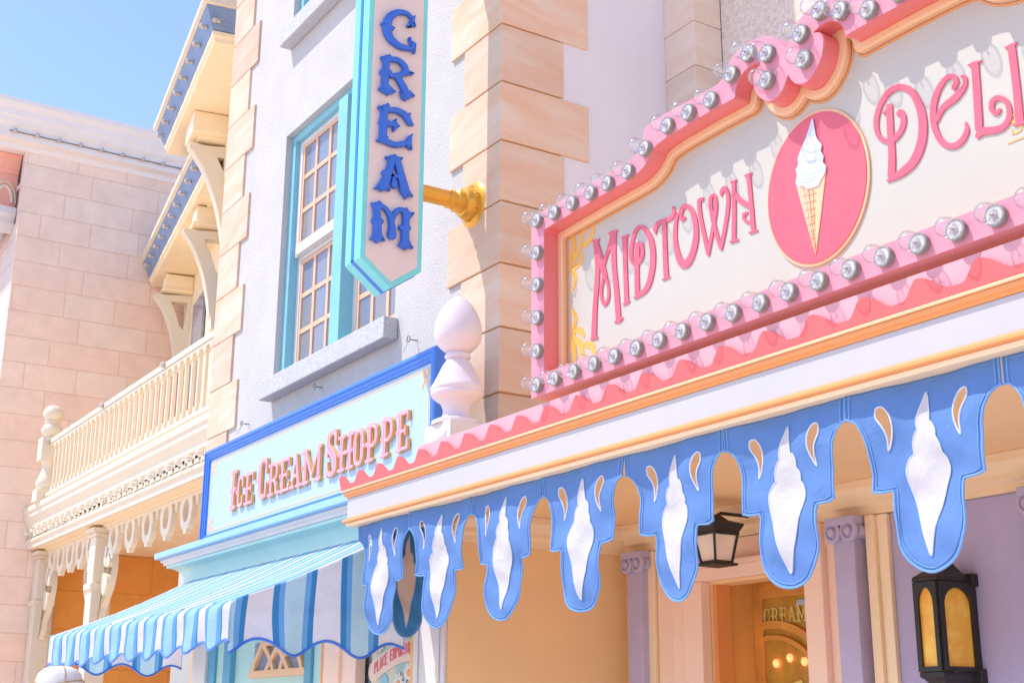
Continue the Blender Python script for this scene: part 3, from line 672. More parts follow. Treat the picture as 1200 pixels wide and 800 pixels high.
CREAM = {
 'C': (cE, [[(268, 100, 9), (240, 78, 11), (195, 74, 14), (155, 100, 18), (140, 150, 20), (155, 203, 19), (195, 243, 15), (235, 258, 13), (272, 264, 10)]],
       [[(272, 95), (292, 88), (284, 116), (291, 152), (265, 142), (240, 152), (258, 118)], [(248, 196), (268, 220), (294, 238), (287, 292), (262, 274), (240, 262), (262, 246)], [(105, 128), (135, 120), (140, 155), (122, 150)], [(160, 140), (184, 155), (172, 172), (160, 165)]]),
 'R': (cE, [[(140, 312, 15), (133, 390, 16), (128, 470, 17)], [(150, 318, 12), (195, 322, 13), (228, 348, 14), (236, 375, 14), (210, 400, 13), (160, 402, 11)], [(190, 405, 14), (222, 455, 17), (245, 505, 18)], [(118, 385, 14), (150, 385, 14)]],
       [[(104, 300), (130, 305), (150, 288), (165, 305), (160, 330), (118, 330)], [(92, 472), (120, 440), (150, 450), (190, 490), (165, 498), (145, 506), (120, 492)], [(222, 358), (288, 392), (245, 405), (215, 400)], [(205, 480), (262, 480), (288, 514), (262, 516), (236, 536), (215, 520)]]),
 'E': (cE, [[(128, 570, 15), (122, 650, 17), (120, 725, 17)], [(135, 585, 11), (185, 582, 13), (228, 603, 15), (255, 635, 12)], [(130, 652, 13), (185, 655, 11)], [(125, 738, 15), (175, 760, 13), (220, 758, 13), (258, 740, 11)], [(112, 645, 14), (140, 645, 14)]],
       [[(90, 556), (118, 560), (142, 542), (156, 560), (150, 590), (108, 590)], [(238, 600), (262, 592), (262, 620), (280, 666), (250, 660), (225, 625)], [(172, 640), (190, 618), (190, 645), (210, 668), (192, 678), (172, 700), (168, 670)], [(240, 725), (272, 700), (268, 745), (272, 792), (240, 775)], [(82, 738), (112, 705), (150, 720), (140, 745), (120, 755), (98, 748)]]),
 'A': (cF, [[(165, 80, 17), (150, 150, 16), (122, 215, 22)], [(192, 85, 17), (212, 160, 18), (232, 240, 22)], [(150, 160, 9), (212, 175, 9)], [(172, 165, 6), (178, 215, 16)], [(128, 150, 13), (150, 152, 13)], [(205, 172, 15), (222, 172, 13)]],
       [[(128, 62), (152, 68), (176, 52), (195, 68), (226, 70), (212, 98), (150, 98)], [(68, 234), (105, 195), (150, 215), (158, 250), (128, 240), (112, 252), (95, 238)], [(195, 235), (248, 225), (278, 280), (250, 276), (236, 292), (220, 268)]]),
 'M': (cF, [[(85, 322, 16), (90, 400, 17), (90, 480, 20)], [(100, 322, 9), (130, 335, 11), (155, 375, 12), (166, 430, 15), (165, 475, 20)], [(166, 400, 10), (188, 352, 12), (218, 344, 11), (240, 358, 11)], [(240, 362, 16), (236, 440, 17), (232, 520, 20)], [(74, 400, 13), (108, 402, 13)], [(214, 436, 13), (250, 438, 13)]],
       [[(54, 304), (80, 308), (98, 292), (120, 315), (108, 345), (66, 330)], [(48, 498), (72, 460), (110, 460), (132, 508), (108, 506), (90, 520), (70, 502)], [(212, 348), (240, 328), (256, 352), (286, 358), (262, 392), (222, 380)], [(192, 530), (214, 500), (256, 500), (278, 548), (252, 542), (236, 556), (214, 540)]]),
}
for ch, (cf, strokes, polys) in CREAM.items():
    pts = [p for S in strokes for p in S]+[p for P in polys for p in P]
    y_, z_ = zip(*[yz(cf(p[0], p[1])) for p in pts]); sd = SDF(min(y_)-.05, min(z_)-.05, max(y_)+.05, max(z_)+.05, .004)
    k = .00215
    for S in strokes: sd.stroke([(*yz(cf(x, y)), r*k) for x, y, r in S], 6)
    for P in polys: sd.poly([yz(cf(x, y)) for x, y in P])
    loop_mesh(sd.loops(-.002), .048, lambda u, v, q: (fx+.004+q, u, v), .017, 4).obj('letter', 'letter_blue', bs, smooth=True)
for zp in (6.08, 8.72):
    pl = MB(); pl.tube([(bx, Yb+.03, zp), (bx, YF-.02, zp)], .075, 24); po_ = pl.obj('bracket_pole', 'goldpole', bs, smooth=True)
    fl_ = MB(); fl_.lathe((bx, YF, zp), [(.05, 0), (.215, 0), (.215, .03), (.19, .05), (.15, .06), (.15, .11), (.13, .15), (.105, .16), (.105, .22), (.085, .235), (.085, .30), (.072, .31), (.05, .31)], 40, '-Y')
    for k in range(6):
        a = 2*math.pi*k/6+.3
        fl_.lathe((bx+.135*math.cos(a), YF-.055, zp+.135*math.sin(a)), [(.03, 0), (.035, .02), (.025, .05), (.005, .06)], 12, '-Y')
    fl_.obj('flange', 'goldpole', po_, smooth=True)
    pt = MB(); pt.box(bx-.07, bx+.07, Yb+.001, Yb+.03, zp-.22, zp+.22); pt.obj('mounting_plate', 'goldpole', po_, bevel=.006)

# =================================================================== AWNING
aw = thing('awning', 'blue and white striped canvas awning with scalloped edge', 'awning', (-12.4, 5.0, 2.1))
AX0, AX1, AYF, AYW, AZF, AZW, AZB = -15.08, -9.76, 3.70, 5.20, 2.49, 3.165, 2.16
NX = 340; NV = 14
def sag(u): return -.035*math.sin(math.pi*u)
def ripple(x): return math.cos(2*math.pi*((x+9.92)/PER-.62))
mb = MB(); V = []; F = []; NS = 16
for i in range(NX+1):
    x = AX0+(AX1-AX0)*i/NX
    for j in range(NS+1):
        u = j/NS
        y = AYW+(AYF+.06-AYW)*u; z = AZW+(AZF+.015-AZW)*u+sag(u)-.006*math.sin(9*x+3*u)*u
        V.append((x, y, z))
for i in range(NX):
    for j in range(NS): a = i*(NS+1)+j; F.append((a, a+1, a+NS+2, a+NS+1))
n0 = len(V)
for i in range(NX+1):
    x = AX0+(AX1-AX0)*i/NX; rp = ripple(x)
    amp = .014+.007*math.sin(x*1.7)
    for j in range(NV+1):
        u = j/NV; zb = AZB-.036*rp+.012*math.sin(x*2.3)
        rnd = .06*(1-min(1, u*5))**2
        y = AYF+rnd-amp*rp*u**.8+.008*math.sin(7*x+u*4)*u; z = (AZF+.012)+(zb-AZF-.012)*u
        V.append((x, y, z))
for i in range(NX):
    for j in range(NV): a = n0+i*(NV+1)+j; F.append((a, a+1, a+NV+2, a+NV+1))
    F.append((i*(NS+1)+NS, n0+i*(NV+1), n0+(i+1)*(NV+1), (i+1)*(NS+1)+NS))
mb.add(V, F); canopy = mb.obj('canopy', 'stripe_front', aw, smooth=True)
hem = MB(); hem.tube([V[n0+i*(NV+1)+NV] for i in range(NX+1)], .011, 6); hem.obj('hem', 'blue', canopy, smooth=True)
for nm, X in (('side_panel', AX1+.004), ('side_panel', AX0-.004)):
    V = []; F = []; NY, NW = 120, 12; SP = PER+.05
    bot = []
    for i in range(NY+1):
        y = AYF+.0+(AYW-.02-AYF)*i/NY; t_ = (y-AYF)/(AYW-AYF)
        top = AZF+(AZW-AZF)*t_+sag(1-t_); zb = AZB-.005+.06*math.cos(2*math.pi*((y-3.84)/SP-.18))
        for j in range(NW+1):
            u = j/NW; x = X+(.040*math.sin(2*math.pi*(y-3.98)/SP)*u**1.6+.014*math.sin(15*y+3*u)*u)-.03*math.sin(math.pi*u)*(1-(y-AYF)/(AYW-AYF))
            V.append((x, y, top+(zb-top)*u-.012*math.sin(9*y+2)*u*(1-u)))
        bot.append(V[-1])
    for i in range(NY):
        for j in range(NW): a = i*(NW+1)+j; F.append((a, a+1, a+NW+2, a+NW+1))
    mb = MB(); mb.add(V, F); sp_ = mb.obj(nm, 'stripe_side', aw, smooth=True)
    hem = MB(); hem.tube(bot, .012, 6); hem.obj('hem', 'blue', sp_, smooth=True)
fr = MB()
for X in (AX0+.05, -12.4, AX1-.05):
    fr.tube([(X, AYW, 2.45), (X, AYF+.05, 2.44), (X, AYF+.06, AZF-.02)], .014, 6); fr.tube([(X, AYW, AZW-.05), (X, AYF+.06, AZF-.03)], .014, 6)
fr.tube([(AX0+.05, AYF+.05, 2.44), (AX1-.05, AYF+.05, 2.44)], .014, 6); fr.obj('awning_frame', 'white', aw)

# =================================================================== MIDTOWN PORCH
PX0, PX1 = -9.58, -1.4
pc = thing('shop_porch', 'porch with white fascia, orange trim and lavender pilasters around a shop door', 'porch', (-5.5, 5.8, 0))
rfs = MB(); rfs.box(PX0, PX1, 4.625, 7.58, 3.22, 3.396); rfs.obj('porch_roof', 'tan', pc)
fs = MB(); fs.sweep([(PX0, 5.4), (PX0, 4.62), (PX1, 4.62)], [(0, 3.19), (.02, 3.19), (.02, 3.36), (0, 3.36)], -1 if False else 1)
P3 = [(PX0, 5.21), (PX0, 4.62), (PX1, 4.62)]
def trim(nm, prof, m, path=P3):
    t_ = MB(); t_.sweep(path, prof, 1); return t_.obj(nm, m, pc, bevel=.003)
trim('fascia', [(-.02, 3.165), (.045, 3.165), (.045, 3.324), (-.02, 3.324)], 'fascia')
trim('upper_trim', [(-.02, 3.325), (.050, 3.325), (.054, 3.338), (.072, 3.346), (.074, 3.369), (-.02, 3.369)], 'gold')
trim('trim_cap', [(-.02, 3.37), (.085, 3.37), (.085, 3.384), (.078, 3.389), (-.02, 3.389)], 'goldpale')
trim('lower_trim', [(-.02, 3.125), (.06, 3.125), (.075, 3.132), (.075, 3.150), (.055, 3.163), (.03, 3.1645), (-.02, 3.1645)], 'gold')
trim('lower_board', [(-.30, 3.10), (.045, 3.10), (.045, 3.1095), (.052, 3.1105), (.052, 3.1245), (-.30, 3.1245)], 'tan_light')
# wave boards
WP = .329; WPH = -6.739
def wave(x):
    u = ((x-WPH)/WP) % 1.
    d = (1-math.cos(math.pi*u/.58))/2 if u < .58 else 1. if u < .74 else (1+math.cos(math.pi*(u-.74)/.26))/2
    return 3.517-.087*d
xs = np.arange(PX0-.13, PX1, .012)
lp = [(PX0-.15, 3.50), (PX0-.10, 3.39)]+[(PX1, 3.39)]+[(x, wave(x)) for x in xs[::-1] if x > PX0-.115]
loop_mesh([lp], .022, lambda u, v, q: (u, 4.54+q, v)).obj('wave_board', 'redwave', pc)
b = MB(); b.box(-8.47, PX1, 4.575, 4.605, 3.39, 3.552); b.obj('backing_board', 'pinkpale', pc)
# inside: side wall, back wall, soffit mouldings
b = MB(); b.box(XC-.2, XC+.012, 5.251, 7.0, 0, 3.22); b.obj('side_wall', 'tan', pc)
DX0, DX1, DZ = -8.08, -6.96, 2.66
b = MB(); b.box(XC+.013, DX0, 7.0, 7.2, 0, 3.22); b.box(DX1, PX1, 7.0, 7.2, 0, 3.22); b.box(DX0, DX1, 7.0, 7.2, DZ, 3.22); b.obj('back_wall', 'tan', pc)
b = MB(); b.sweep([(XC+.012, 5.24), (XC+.012, 7.0), (PX1, 7.0)], [(0, 2.99), (.05, 2.99), (.05, 3.04), (.09, 3.06), (.09, 3.10), (.16, 3.16), (.16, 3.219), (0, 3.219)], 1); b.obj('crown_moulding', 'tan_light', pc, bevel=.004)
b = MB(); b.box(-6.195, -5.1, 6.985, 6.999, 0, 2.985); b.box(-4.9, PX1, 6.985, 6.999, 0, 2.985); b.obj('stucco_panel', 'purple', pc)
for x0, x1, yy, mm in ((-6.37, -6.29, 6.92, 'tan_light'), (-6.289, -6.20, 6.95, 'cream'), (-8.80, -8.70, 6.93, 'tan_light')):
    b = MB(); b.box(x0, x1, yy, 6.999, 0, 2.985); b.obj('casing_strip', mm, pc, bevel=.006)
b = MB()
for x0, x1, yy in ((-8.69, -8.48, 6.96), (-8.48, -8.30, 6.93), (-8.30, DX0, 6.90), (DX1, -6.78, 6.90), (-6.78, -6.62, 6.96)): b.box(x0, x1, yy, 6.998, 0, DZ+.02 if x0 > -8.4 and x1 < -6.8 else 2.985)
b.box(DX0-.22, DX1+.14, 6.905, 6.999, DZ+.021, DZ+.12); b.box(DX0-.3, DX1+.14, 6.88, 6.999, DZ+.12, DZ+.16); b.box(-8.68, -6.76, 6.95, 6.999, DZ+.16, 2.985)
b.obj('door_casing', 'pinkwood', pc, bevel=.008)
for xc in (-8.87, -6.517, -4.93):
    s_ = MB(); s_.box(xc-.095, xc+.095, 6.86, 6.999, 0, 2.84)
    cl = s_.obj('pilaster', 'purple_trim', pc, bevel=.008)
    c_ = MB(); c_.box(xc-.13, xc+.13, 6.82, 6.999, 2.93, 2.985); c_.box(xc-.105, xc+.105, 6.85, 6.999, 2.84, 2.93)
    for sx_ in (-.075, .075):
        c_.lathe((xc+sx_, 6.86, 2.885), [(.045, 0), (.075, 0), (.075, .03), (.05, .035), (.05, .02), (.03, .02), (.03, .045), (.01, .05)], 20, '-Y')
    c_.tube([(xc+.10, 6.87, 2.885), (xc+.10, 6.99, 2.885)], .05, 14)
    c_.obj('capital', 'purple_trim', cl, bevel=.005)
# recessed door
b = MB(); b.box(DX0-.02, DX0, 7.201, 8.4, 0, DZ+.2); b.box(DX1, DX1+.02, 7.201, 8.4, 0, DZ+.2); b.box(DX0-.02, DX1+.02, 7.201, 8.4, DZ+.201, DZ+.25); b.box(DX0-.02, DX1+.02, 8.4, 8.45, 0, DZ+.25); b.obj('vestibule', 'vestibule', pc)
b = MB(); b.box(DX0-.001, DX0+.03, 7.03, 7.19, 0, DZ); b.obj('door_jamb', 'gold', pc, bevel=.006)
dY = 7.44
b = MB()
b.box(DX0+.001, DX0+.10, dY, dY+.07, 0, DZ+.1); b.box(DX1-.10, DX1-.001, dY, dY+.07, 0, DZ+.19); b.box(DX0+.10, DX1-.1, dY, dY+.07, 2.565, DZ+.19); b.box(DX0+.10, DX1-.1, dY-.02, dY+.06, DZ-.02, DZ+.03)
dr = b.obj('shop_door', 'doorwood', pc, bevel=.006)
b = MB(); b.box(DX0+.101, DX1-.101, dY+.03, dY+.04, .3, 2.564); b.obj('door_pane', 'doorglass', dr)
ar = SDF(DX0-.05, 1.4, DX1+.05, 2.7, .01); cxd = DX0+.20
for rr_, wd_ in ((.70, .030), (.60, .018)): ar.stroke([(cxd+rr_*math.cos(a), 1.66+rr_*math.sin(a), wd_) for a in np.linspace(-.3, math.pi/2+.7, 30)], 1)
ar.D = np.maximum(ar.D, np.maximum(DX0+.102-ar.X, ar.X-DX1+.102))
sdf_plate(ar, 0, .04, lambda u, v, q: (u, dY-.005+q, v)).obj('door_arch', 'doorwood', dr)
fc = SDF(DX0-.05, 1.2, DX1+.05, 2.3, .008)
for S in ([(-7.9, 1.62), (-7.7, 1.80), (-7.45, 1.86), (-7.3, 1.80)], [(-7.9, 1.55), (-7.66, 1.70), (-7.4, 1.74)], [(-7.95, 1.74), (-7.8, 1.86), (-7.6, 1.92)]): fc.stroke([(x, z, .014) for x, z in S], 6)
sdf_plate(fc, 0, .01, lambda u, v, q: (u, dY+.016+q, v)).obj('etched_scroll', 'etched', dr)
for k, ch in enumerate('CREAM'):
    s_ = slab_sdf(ch, -7.99+k*.095, .085, 2.37, .12, .003)
    loop_mesh(s_.loops(.002), .006, lambda u, v, q: (u, dY+.018+q, v)).obj('etched_letter', 'etched', dr)
b = MB(); b.prism([(-7.62, dY+.02, 2.49), (-7.50, dY+.02, 2.49), (-7.53, dY+.02, 2.535), (-7.60, dY+.02, 2.535)], (0, .006, 0)); b.obj('glass_bevel', 'lightblue', dr)
for k in range(4):
    a = 2.0-.42*k; c = (cxd+.18+.42*math.cos(a)*.9, dY+.012, 1.70+.40*math.sin(a))
    q = MB(); q.lathe(c, [(.012, -.03), (.024, -.012), (.026, .008), (.015, .03)], 14); q.obj('vestibule_lamp', 'glow', dr, smooth=True)

# ------------------------------------------------------------------ valance of banners
va = thing('banner_valance', 'row of blue cloth banners with white soft serve cones under the fascia', 'valance', (-5.5, 4.66, 2.2))
BW = .87; BZT = 3.115
BY = 4.648
def banner(x0, width, plane, seed, parent, mats, zs=0.):
    rnd = random.Random(seed); ph = [rnd.uniform(0, 6.28) for _ in range(6)]; k = width/BW
    U = lambda u: x0+u*k
    def rip(u, z):
        d = (3.1-z)
        return .014*math.sin(7*u+ph[0]+1.5*d)+.020*d*math.sin(9*u+ph[1])+.009*math.sin(12*z+ph[2]+3*u)+.016*d*math.sin(ph[3])+.004*math.sin(26*u+ph[4])+.006*math.sin(17*z-11*u+ph[5])*min(1, 3*d)+.004*math.sin(31*z+14*u+ph[0])*min(1, 2*d)
    def place(u, z, off=0.):
        w_ = rip(u, z)
        return (U(u), BY+w_-off, z) if plane == 'Y' else (-9.30+w_+off, U(u), z)
    j = lambda a: a+rnd.uniform(-.003, .003)
    out = [(0, BZT)]
    L = [(0, 2.985), (.03, 2.978), (.065, 2.952), (.092, 2.905), (.108, 2.84), (.116, 2.74), (.118, 2.632), (.16, 2.622), (.228, 2.622), (.236, 2.60), (.236, 2.44)]
    tip = [(.435+.199*math.cos(a), 2.435+.195*math.sin(a)) for a in np.linspace(math.pi, 2*math.pi, 17)][1:-1]
    edge = L+tip+[(BW-u, z) for u, z in L[::-1]]
    edge = [(j(u) if 0 < u < BW and z > 2.5 else u, j(z) if z > 2.5 else z) for u, z in edge]
    s_ = SDF(-.01, 2.2, BW+.01, BZT+.02, .0125)
    s_.poly([(0.002, BZT)]+[(max(.002, min(BW-.002, u)), z) for u, z in edge]+[(BW-.002, BZT)])
    hole = [(.185, 3.005), (.222, 3.005), (.254, 2.965), (.264, 2.91), (.250, 2.855), (.222, 2.805), (.226, 2.865), (.212, 2.915), (.182, 2.962)]
    holes = [smooth_pts(hole, 4, True), smooth_pts([(BW-u, z) for u, z in hole], 4, True)]
    for h in holes: s_.cut(h)
    pnl = s_.grid(lambda x, y: place(x, y)).obj('banner', mats[0], parent, smooth=True)
    sol = pnl.modifiers.new('Solidify', 'SOLIDIFY'); sol.thickness = .003; sol.offset = 0
    pp = MB(); dense = []
    for a, b_ in zip(edge[:-1], edge[1:]):
        n = max(1, int(math.hypot(b_[0]-a[0], b_[1]-a[1])/.03)); dense += [(a[0]+(b_[0]-a[0])*q/n, a[1]+(b_[1]-a[1])*q/n) for q in range(n)]
    dense.append(edge[-1])
    pp.tube([place(u, z, .002) for u, z in dense], .0065, 6)
    ins = [(u+(.018 if u < .435 else -.018)*(1 if z > 2.5 else .7), z+(.016 if z < 2.5 else (.014 if .115 < u < .755 else 0))) for u, z in dense]
    pp.tube([place(u, z, .004) for u, z in ins[2:-2]], .0028, 5)
    pp.tube([place(u, 3.085, .003) for u in np.linspace(0, BW, 20)], .002, 5)
    for du in (.008, .03): pp.tube([place(BW-du, z, .004) for z in np.linspace(BZT, 2.985, 6)], .0045, 6)
    for du in (.008, .03): pp.tube([place(du, z, .004) for z in np.linspace(BZT, 2.985, 6)], .0045, 6)
    pp.obj('piping', mats[1], pnl, smooth=True)
    th = MB()
    for h in holes: th.tube([place(u, z, .003) for u, z in h], .0045, 5, True)
    # soft-serve cone
    half = [(.475, 3.03), (.44, 2.995), (.405, 2.955), (.385, 2.915), (.388, 2.884), (.386, 2.872), (.362, 2.852), (.342, 2.815), (.344, 2.782), (.340, 2.770), (.312, 2.752), (.286, 2.712), (.284, 2.672), (.305, 2.60), (.36, 2.47), (.428, 2.315),
            (.455, 2.345), (.505, 2.47), (.56, 2.60), (.584, 2.67), (.580, 2.715), (.558, 2.742), (.553, 2.750), (.550, 2.785), (.528, 2.815), (.526, 2.826), (.522, 2.86), (.498, 2.89), (.482, 2.90), (.480, 2.95)]
    cn = smooth_pts([(.432+(j(u)-.432)*.82, j(z)) for u, z in half], 3, True)
    c_ = SDF(.25, 2.25, .62, 3.07, .0125); c_.poly(cn)
    ap = c_.grid(lambda x, y: place(x, y, .006 if plane == 'Y' else .006)).obj('cone_applique', mats[2], pnl, smooth=True)
    th.tube([place(u, z, .006) for u, z in cn], .0035, 5, True)
    th.obj('edge_stitching', mats[3], pnl, smooth=True)
    return pnl
for k in range(9):
    banner(-9.55+BW*k, BW, 'Y', 100+k, va, ('banner', 'piping', 'applique', 'thread'))
banner(4.68, .56, 'X', 7, va, (fabric('blue_banner_cloth_backlit', (.07, .30, .58), .25), 'piping', fabric('backlit_applique', (.90, .70, .56), .25), 'piping'))  # return panel: backlit look of blue and white cloth painted as darker blue, tan

# ------------------------------------------------------------------ finial on its pedestal
fi = thing('roof_finial', 'pale pink egg shaped finial on a square pedestal at the porch corner', 'finial', (-8.67, 5.03, 3.39))
fxc, fyc = -8.675, 5.02
b = MB(); b.box(fxc-.2, fxc+.2, fyc-.17, fyc+.17, 3.39, 3.80)
pd = b.obj('pedestal', 'white', fi, bevel=.006)
b = MB(); b.add([(fxc-.15, fyc-.172, 3.72), (fxc+.15, fyc-.172, 3.72), (fxc+.05, fyc-.172, 3.46), (fxc-.05, fyc-.172, 3.46), (fxc, fyc-.215, 3.64)], [(0, 1, 4), (1, 2, 4), (2, 3, 4), (3, 0, 4), (0, 3, 2, 1)]); b.obj('diamond', 'white', pd)
PRF = [(.0, 0), (.205, .0), (.205, .03), (.18, .045), (.135, .055), (.115, .09), (.115, .14), (.135, .19), (.185, .225), (.212, .25), (.218, .28), (.215, .287), (.215, .297), (.22, .305), (.22, .325), (.20, .355), (.165, .43), (.125, .52), (.09, .575), (.085, .582), (.105, .592), (.108, .61), (.10, .628), (.085, .634), (.085, .642),
       (.12, .66), (.165, .705), (.192, .76), (.20, .82), (.193, .89), (.172, .965), (.135, 1.04), (.085, 1.105), (.035, 1.145), (.0, 1.155)]
b = MB(); b.lathe((fxc, fyc, 3.80), [(r_*.95, h*.905) for r_, h in PRF], 56); b.obj('turned_finial', mat('blush_paint', (.72, .62, .66), .35, .03, 3.), fi, smooth=True)

# =================================================================== MARQUEE SIGN
mq = thing('marquee_sign', 'large pink scroll framed marquee sign with clear bulbs reading MIDTOWN DELI', 'sign', (-4.5, 4.65, 3.6))
FY, BYD = 4.55, 4.70; CXM = -4.5
def fp(x, y): p = onY(x, y, FY); return (p.x, p.z)
t1 = lambda x, y: (600+x/5.717, 130+y/5.717)
t2 = lambda x, y: (740+x/5.717, 20+y/5.717)
t3 = lambda x, y: (860+x/5.715, y/5.715)
outer = [(-6.915, 3.60), (-6.915, 4.835)] + [fp(*q) for q in [t1(730, 372), t1(790, 330), t1(845, 285), t1(872, 235), t1(880, 180), t1(885, 118), t2(200, 660), t2(355, 580), t2(480, 508), t2(575, 455), t2(612, 410), t2(640, 335), t2(680, 260), t2(760, 182), t2(850, 138), t2(930, 126), t3(280, 262)]]
valley_t = (CXM, fp(*t3(345, 330))[1])
right_o = [(2*CXM-x, z) for x, z in outer[::-1]]
OUT = outer + [valley_t] + right_o
inner = [(-6.765, 3.737), (-6.765, 4.70)] + [fp(*q) for q in [t1(640, 545), t1(760, 478), t1(830, 435), t1(890, 372), t1(930, 300), t1(955, 228), t2(500, 650), t2(695, 545), t2(700, 478), t2(725, 410), t2(770, 350), t2(820, 318), t2(862, 312), t2(830, 345), t2(812, 400), t2(812, 450), t2(830, 510), t2(870, 555), t2(925, 575), t2(970, 547), t2(1010, 500), t3(350, 550)]]
valley_b = (CXM, fp(*t3(366, 505))[1])
INN = inner + [valley_b] + [(2*CXM-x, z) for x, z in inner[::-1]]
def soften(P, keep, it=2):
    for _ in range(it):
        Q = []
        for i, p in enumerate(P):
            a, b_ = P[i-1], P[(i+1) % len(P)]
            q = (.25*a[0]+.75*p[0], .25*a[1]+.75*p[1]); r_ = (.75*p[0]+.25*b_[0], .75*p[1]+.25*b_[1])
            v1 = Vector((p[0]-a[0], p[1]-a[1])); v2 = Vector((b_[0]-p[0], b_[1]-p[1]))
            if v1.length > 1e-6 and v2.length > 1e-6 and v1.angle(v2) > keep: Q += [p]
            else: Q += [q, r_]
        P = Q
    return P
OUTs = soften(OUT, R(48)); INNs = soften(INN, R(60))
# board and the gold moulding that follows the frame's inner edge
gs = SDF(-7.0, 3.55, -2.0, 5.25, .010); gs.D = gs.polyd(INNs)
loop_mesh([OUTs]+gs.loops(.004), .145, lambda u, v, q: (u, FY+q, v)).obj('frame', 'pink', mq)
loop_mesh(gs.loops(.0035)+gs.loops(0), .125, lambda u, v, q: (u, FY+.004+q, v)).obj('frame_lining', 'red', mq)
iA, iB = gs.loops(.005), gs.loops(-.050)
loop_mesh(iA+iB, .05, lambda u, v, q: (u, 4.655+q, v), .012, 2).obj('gold_moulding', 'goldpale', mq, smooth=True)
iC, iD = gs.loops(-.055), gs.loops(-.063)
loop_mesh(iC+iD, .006, lambda u, v, q: (u, 4.694+q, v)).obj('gold_line', 'gold', mq)
loop_mesh([soften([(x*.998+CXM*.002, z-.004) for x, z in OUT], R(48))], .05, lambda u, v, q: (u, BYD+q, v)).obj('sign_board', 'board', mq)
def bp(px): p = onY(px[0], px[1], BYD); return (p.x, p.z)
A_ = lambda x, y: (600+x/4, 200+y/4); B_ = lambda x, y: (680+x/3.636, 190+y/3.636); C_ = lambda x, y: (780+x/5.333, 190+y/5.333); D_q = lambda x, y: (1010+x/4.21, 40+y/4.21)
def ser(x0, y0, x1, y1, r): return [(x0, y0, r), (x1, y1, r)]
MID = [
 (A_, 4, [[(397, 335, 13), (404, 470, 11), (392, 640, 11), (387, 780, 13)], ser(382, 332, 410, 324, 5), ser(374, 790, 402, 783, 5), [(477, 296, 16), (480, 420, 12), (492, 560, 12), (503, 700, 13)], ser(460, 296, 492, 284, 6), ser(487, 710, 520, 692, 5),
          [(398, 350, 14), (420, 420, 14), (438, 492, 13)], [(474, 315, 12), (455, 370, 8), (432, 440, 8)]], [[(438, 490, 7), (424, 540, 6), (422, 590, 6), (436, 628, 7), (454, 600, 6), (455, 550, 6)]]),
 (A_, 4, [[(532, 315, 12), (533, 420, 10), (540, 615, 11)], ser(521, 318, 545, 304, 5), ser(527, 627, 551, 612, 5)], []),
 (B_, 3.636, [[(247, 350, 11), (244, 450, 10), (246, 565, 11)], ser(234, 578, 250, 572, 5), [(246, 572, 8), (290, 530, 11), (312, 430, 12), (305, 335, 12), (272, 280, 9), (244, 286, 8), (225, 335, 8), (219, 395, 9), (230, 432, 8), (252, 428, 8), (268, 395, 8), (264, 350, 8)]], []),
 (B_, 3.636, [[(362, 250, 9), (364, 380, 10), (369, 485, 11)], ser(355, 500, 382, 490, 4), [(324, 303, 5), (322, 285, 9), (335, 262, 10), (362, 250, 10), (388, 240, 9), (403, 214, 7), (398, 194, 5)]], []),
 (C_, 5.333, [[(82, 322, 7), (66, 400, 12), (66, 500, 14), (88, 600, 20), (122, 642, 24), (165, 590, 20), (194, 470, 18), (185, 350, 16), (155, 285, 14), (122, 278, 14), (100, 315, 12), (106, 360, 10), (124, 350, 9)]], []),
 (C_, 5.333, [[(232, 232, 12), (214, 250, 12), (222, 340, 13), (246, 460, 13), (270, 575, 11)], [(270, 570, 11), (300, 410, 11), (318, 290, 12), (316, 222, 10), (298, 210, 10), (284, 245, 12), (296, 340, 13), (322, 450, 13), (350, 540, 11)], [(350, 535, 11), (372, 430, 12), (392, 300, 12), (394, 210, 12), (375, 165, 14), (355, 185, 12), (352, 208, 6)]], []),
 (C_, 5.333, [[(430, 130, 13), (432, 300, 13), (430, 480, 14)], ser(412, 128, 446, 115, 6), ser(410, 500, 455, 487, 7), [(432, 190, 14), (470, 240, 17), (520, 272, 17), (545, 292, 13)], [(522, 85, 14), (538, 250, 13), (552, 420, 14)], ser(502, 88, 540, 70, 6), ser(530, 442, 575, 428, 7), [(555, 380, 8), (525, 378, 10), (496, 358, 10), (494, 330, 9), (512, 318, 9)]], []),
 (D_q, 4.21, [[(140, 360, 16), (143, 450, 17), (152, 600, 18), (150, 700, 20)], [(112, 392, 6), (140, 365, 10)], [(132, 725, 6), (200, 685, 19), (265, 620, 22), (302, 510, 23), (298, 390, 22), (258, 298, 19), (205, 264, 16), (145, 280, 15), (95, 350, 13), (74, 435, 13), (88, 505, 12), (125, 530, 12), (165, 518, 13), (200, 470, 14), (210, 415, 14), (195, 385, 13), (182, 398, 8)]], []),
 (D_q, 4.21, [[(516, 440, 5), (522, 480, 12), (490, 535, 15), (440, 555, 15), (392, 525, 16), (360, 450, 16), (356, 370, 16), (375, 290, 15), (412, 228, 13), (450, 210, 13), (470, 232, 13), (458, 268, 12)], [(372, 425, 12), (405, 365, 15), (465, 315, 18), (508, 262, 12), (514, 222, 10), (500, 212, 9)]], []),
 (D_q, 4.21, [[(562, 155, 20), (572, 300, 20), (582, 470, 20)], ser(532, 156, 590, 136, 6), [(575, 505, 12), (600, 482, 20), (660, 475, 18), (705, 455, 15), (732, 405, 14), (720, 340, 13), (680, 316, 13), (648, 335, 14), (645, 375, 13), (668, 392, 12), (684, 375, 8)]], []),
 (D_q, 4.21, [[(742, 70, 21), (765, 250, 20), (782, 430, 22)], ser(714, 70, 764, 48, 6), ser(756, 450, 812, 436, 7)], []),
]
